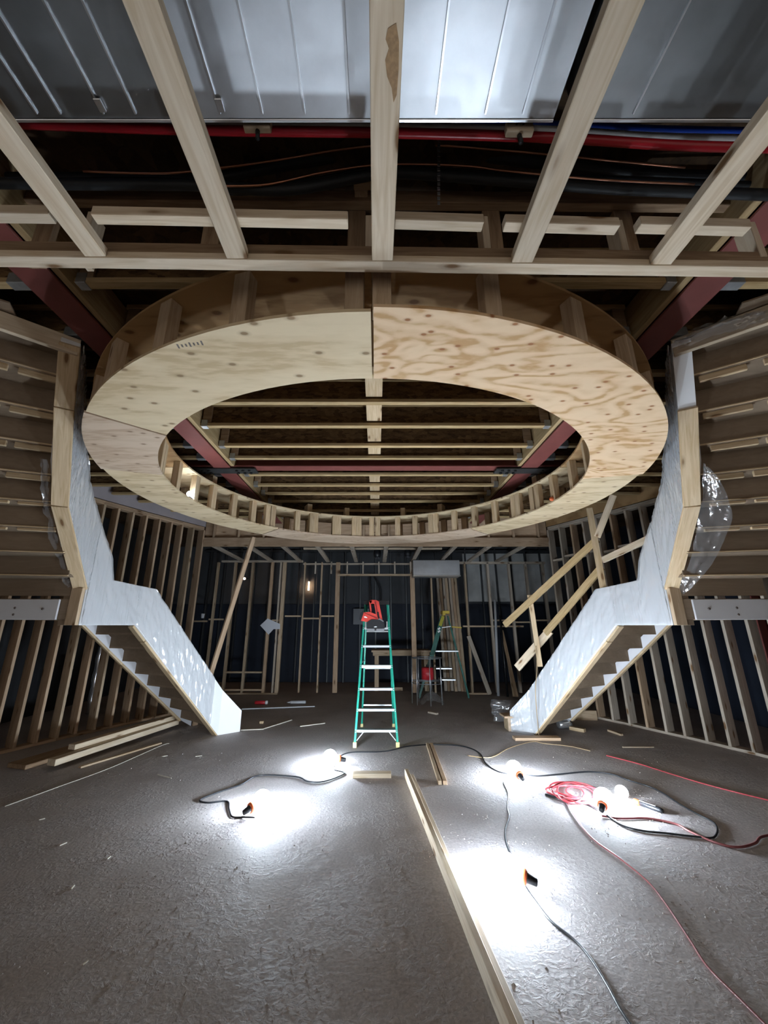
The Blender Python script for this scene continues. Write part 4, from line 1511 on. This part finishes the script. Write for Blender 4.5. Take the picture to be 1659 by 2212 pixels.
cord('light_cord', 'black cord arcing behind the coiled red cord', [(1125, 1672, .02), (1160, 1676), (1210, 1672), (1270, 1667), (1320, 1672), (1360, 1686), (1400, 1698), (1430, 1712), (1470, 1738), (1500, 1755), (1545, 1780), (1543, 1808), (1500, 1807), (1440, 1800), (1390, 1795), (1350, 1785), (1320, 1768), (1310, 1760, .02)], 0.0075, 'cord_black')
cord('extension_cord', 'dark red cord sweeping to the right edge', [(1300, 1762), (1340, 1768), (1400, 1768), (1460, 1780), (1490, 1796), (1540, 1818), (1590, 1830), (1630, 1822), (1645, 1808), (1690, 1800)], 0.009, 'cord_maroon')
cord('extension_cord', 'thin maroon cord running down to the bottom right corner', [(1222, 1728), (1235, 1755), (1260, 1790), (1290, 1820), (1340, 1855), (1400, 1905), (1440, 1955), (1490, 2030), (1530, 2090), (1600, 2160), (1690, 2250)], 0.006, 'cord_maroon')
cord('extension_cord', 'pink-red cord along the floor at the far right', [(1310, 1632), (1380, 1650), (1450, 1672), (1520, 1693), (1600, 1714), (1700, 1738)], 0.006, 'cord_red')
coil = []
for k in range(64):
    t_ = k / 64
    a_ = t_ * 2 * PI * 6.5
    ru = 44 + 14 * math.sin(a_ * 0.37 + 1)
    rv = 17 + 6 * math.sin(a_ * 0.51)
    coil.append((1240 + 14 * math.sin(a_ * 0.21) + ru * math.cos(a_) + 0.0, 1712 + rv * math.sin(a_) - 0.14 * ru * math.cos(a_) * -1, 0.004 + 0.016 * t_))
cord('cord_coil', 'bright red extension cord coiled beside a lit bulb', coil, 0.008, 'cord_red', n=5)
cord('light_cord', 'dark cord bundle leading into the red coil', [(1178, 1716), (1200, 1722), (1230, 1722), (1262, 1734), (1290, 1748), (1300, 1752, .02)], 0.010, 'cord_black')
cord('tan_cord', 'thin tan cord snaking past the box at the right stair foot', [(1010, 1632), (1060, 1636), (1100, 1616), (1150, 1602), (1175, 1606), (1230, 1612), (1275, 1622)], 0.005, 'cord_tan')
cord('chalk_string', 'thin pale string stretched over the floor at the left', [(10, 1742), (120, 1702), (240, 1658), (345, 1612), (365, 1606)], 0.003, 'splinter', 'string')

# ------------------------------------------------------------------ timber lying about


def floor_board(name, label, u0, v0, u1, v1, w, h, mat, cat='board', lift=0.0):
    a, b = on_level(u0, v0, 0), on_level(u1, v1, 0)
    a.z = b.z = h / 2 + 0.001 + lift
    return tag(board(name, a, b, w, h, mat), label, cat)


a, b = V((0.345, 5.0, 0.046)), V((0.575, 1.9, 0.046))
tag(board('long_plank', a, b, 0.04, 0.09, 'pine_pale'), 'long pale plank on edge running toward the camera', 'plank')
tag(board('long_plank', a + V((0.055, 0, -0.026)), b + V((0.05, 0, -0.026)), 0.05, 0.038, 'stud_grey'), 'grey plank lying flat along the long pale plank', 'plank')
tag(board('floor_plank', V((0.735, 6.2, 0.021)), V((0.69, 4.80, 0.021)), 0.038, 0.04, 'stud'), 'first of two short boards lying side by side, nearer the ladder', 'board')
tag(board('floor_plank', V((0.79, 6.2, 0.021)), V((0.745, 4.80, 0.021)), 0.045, 0.04, 'stud_red'), 'second of two short boards lying side by side, farther from the ladder', 'board')
floor_board('offcut', 'short pale wooden offcut in front of the ladder', 762, 1678, 845, 1678, 0.10, 0.045, 'pine_pale', 'offcut')
floor_board('offcut', 'reddish wooden offcut in front of the stair box', 1110, 1598, 1208, 1598, 0.14, 0.04, 'stud_red', 'offcut')
floor_board('offcut', 'small wooden offcut behind the foil roll', 1232, 1576, 1264, 1582, 0.08, 0.05, 'pine', 'offcut')
floor_board('offcut', 'small pale offcut near the right stud wall', 1315, 1580, 1344, 1590, 0.05, 0.03, 'stud', 'offcut')
floor_board('wood_strip', 'thin pale wood strip on the floor under the right studs', 1345, 1615, 1412, 1615, 0.02, 0.012, 'pine_pale', 'strip')
floor_board('offcut', 'pale block resting by the right stud wall under the stair', 1245, 1555, 1290, 1556, 0.06, 0.16, 'stud', 'offcut')
tag(board('plank', V((-4.30, 5.27, 0.03)), V((-3.72, 7.3, 0.03)), 0.30, 0.05, 'stud_old'), 'wide brown plank at the bottom of the left pile', 'plank')
tag(board('plank', V((-3.84, 5.20, 0.092)), V((-3.36, 7.2, 0.092)), 0.12, 0.07, 'pine_pale'), 'pale plank on the left pile reaching farthest toward the camera', 'plank')
tag(board('plank', V((-3.88, 5.55, 0.160)), V((-3.42, 7.25, 0.160)), 0.11, 0.06, 'pine_pale'), 'topmost pale plank on the left pile', 'plank')
tag(board('plank', V((-3.56, 5.30, 0.012)), V((-3.12, 6.3, 0.012)), 0.05, 0.02, 'stud'), 'thin narrow strip lying beside the left plank pile', 'plank')
# wooden box step at the right stair foot
BX = thing('box_step', 'small plywood box with an overhanging lid at the right stair foot', 'box', (2.33, 7.0, 0))
block('box_front', (2.33, 6.98, 0.10), (0.36, 0.02, 0.195), 'ply_pink', BX)
for x in (2.16, 2.50):
    block('box_side', (x, 7.08, 0.10), (0.02, 0.18, 0.195), 'pine', BX)
block('box_back', (2.33, 7.18, 0.10), (0.36, 0.02, 0.195), 'stud', BX)
block('box_lid', (2.32, 7.07, 0.215), (0.46, 0.28, 0.03), 'stud_red', BX)
# foil wrapped roll
c = on_level(1220, 1574, 0)
t = thing('foil_roll', 'silver foil roll lying under the right staircase', 'roll', c)
M = Matrix.Translation(c + V((0, 0, 0.066))) @ Matrix.Rotation(0.15, 4, 'Z')
lathe('roll_body', [(-0.11, 0.045), (-0.108, 0.062), (-0.04, 0.065), (0.0, 0.060), (0.05, 0.065), (0.108, 0.062), (0.11, 0.045)], M, 'foil', t, seg=18)
lathe('roll_core', [(0.105, 0.028), (0.118, 0.028)], M, 'hardboard', t, seg=14)
# clutter on the back floor
c = on_level(562, 1522, 0)
t = thing('paint_tube', 'red tube with a white cap on the floor behind the left stair', 'tube', c)
M = Matrix.Translation(c + V((0, 0, 0.041)))
lathe('tube_body', [(-0.12, 0.02), (-0.11, 0.036), (0.10, 0.038), (0.11, 0.03)], M, 'can_red', t, seg=16)
lathe('tube_cap', [(0.11, 0.040), (0.15, 0.040), (0.16, 0.03)], M, 'logo_white', t, seg=16)
c = on_level(640, 1521, 0)
t = thing('caulk_tube', 'white caulk tube lying on the floor behind the ladder', 'tube', c)
M = Matrix.Translation(c + V((0, 0, 0.036))) @ Matrix.Rotation(0.05, 4, 'Z')
lathe('tube_body', [(-0.13, 0.025), (-0.125, 0.033), (0.20, 0.033), (0.205, 0.02)], M, 'pvc', t, seg=16)
lathe('tube_nozzle', [(-0.20, 0.008), (-0.13, 0.016)], M, 'pvc', t, seg=10)
floor_board('wood_strip', 'long white strip on the floor behind the left stair foot', 522, 1533, 680, 1527, 0.025, 0.02, 'pvc', 'strip')
floor_board('wood_strip', 'thin white strip starting at the left stair foot', 520, 1578, 570, 1576, 0.02, 0.012, 'splinter', 'strip')
floor_board('wood_strip', 'thin white strip angled up from the left stair foot', 570, 1575, 630, 1556, 0.02, 0.012, 'splinter', 'strip')
floor_board('wood_strip', 'short white strip left of the ladder', 648, 1570, 702, 1563, 0.02, 0.012, 'splinter', 'strip')
floor_board('offcut', 'tiny wood cube behind the left bulbs', 561, 1563, 569, 1563, 0.05, 0.04, 'pine', 'offcut')
floor_board('offcut', 'small pale offcut behind the ladder to the right', 926, 1540, 945, 1544, 0.06, 0.03, 'stud_grey', 'offcut')
for i, (u0, v0, u1, v1) in enumerate(((178, 2087, 190, 2077), (153, 1922, 160, 1914), (231, 1857, 239, 1851), (128, 1828, 144, 1821), (84, 1772, 97, 1769), (340, 1674, 370, 1682), (349, 1635, 362, 1633), (422, 1635, 436, 1633))):
    lab = ('lowest pale splinter on the left floor', 'second lowest splinter on the left floor', 'pale splinter on the left floor, third from below', 'thin splinter near the left edge, fourth from below',
           'pale splinter near the left floor string', 'grey sliver on the floor left of the cord loop', 'pale chip on the floor near the plank pile', 'pale chip on the floor right of the plank pile')[i]
    floor_board('wood_splinter', lab, u0, v0, u1, v1, 0.009, 0.006, 'splinter', 'splinter')

# crumbs of dried compound strewn over the slab
rng = random.Random(11)
cv, cf = [], []
centres = [(rng.uniform(-1.8, 2.6), rng.uniform(1.9, 4.6)) for _ in range(34)]
for k in range(1500):
    if rng.random() < 0.72:
        cx, cy = rng.choice(centres)
        x, y = cx + rng.gauss(0, 0.13), cy + rng.gauss(0, 0.10)
    else:
        x, y = rng.uniform(-3.2, 3.6), rng.uniform(1.7, 6.0)
    if y < 1.6:
        continue
    r = rng.uniform(0.002, 0.0065) * (1.5 if rng.random() < 0.06 else 1)
    n0 = len(cv)
    zs = rng.uniform(0.4, 0.8)
    for (dx, dy, dz) in ((1, 0, 0), (0.1, 1, 0), (-1, 0.2, 0), (-0.2, -1, 0), (0.1, 0.1, 1)):
        cv.append((x + dx * r * rng.uniform(0.6, 1.6), y + dy * r * rng.uniform(0.6, 1.6), -0.001 + dz * r * zs * 2))
    for q in range(4):
        cf.append([n0 + q, n0 + (q + 1) % 4, n0 + 4])
o = mesh_obj('floor_debris', cv, cf, 'crumb', origin=(0, 3, 0))
tag(o, 'crumbs of dried compound and dust strewn over the slab', 'debris', kind='stuff')
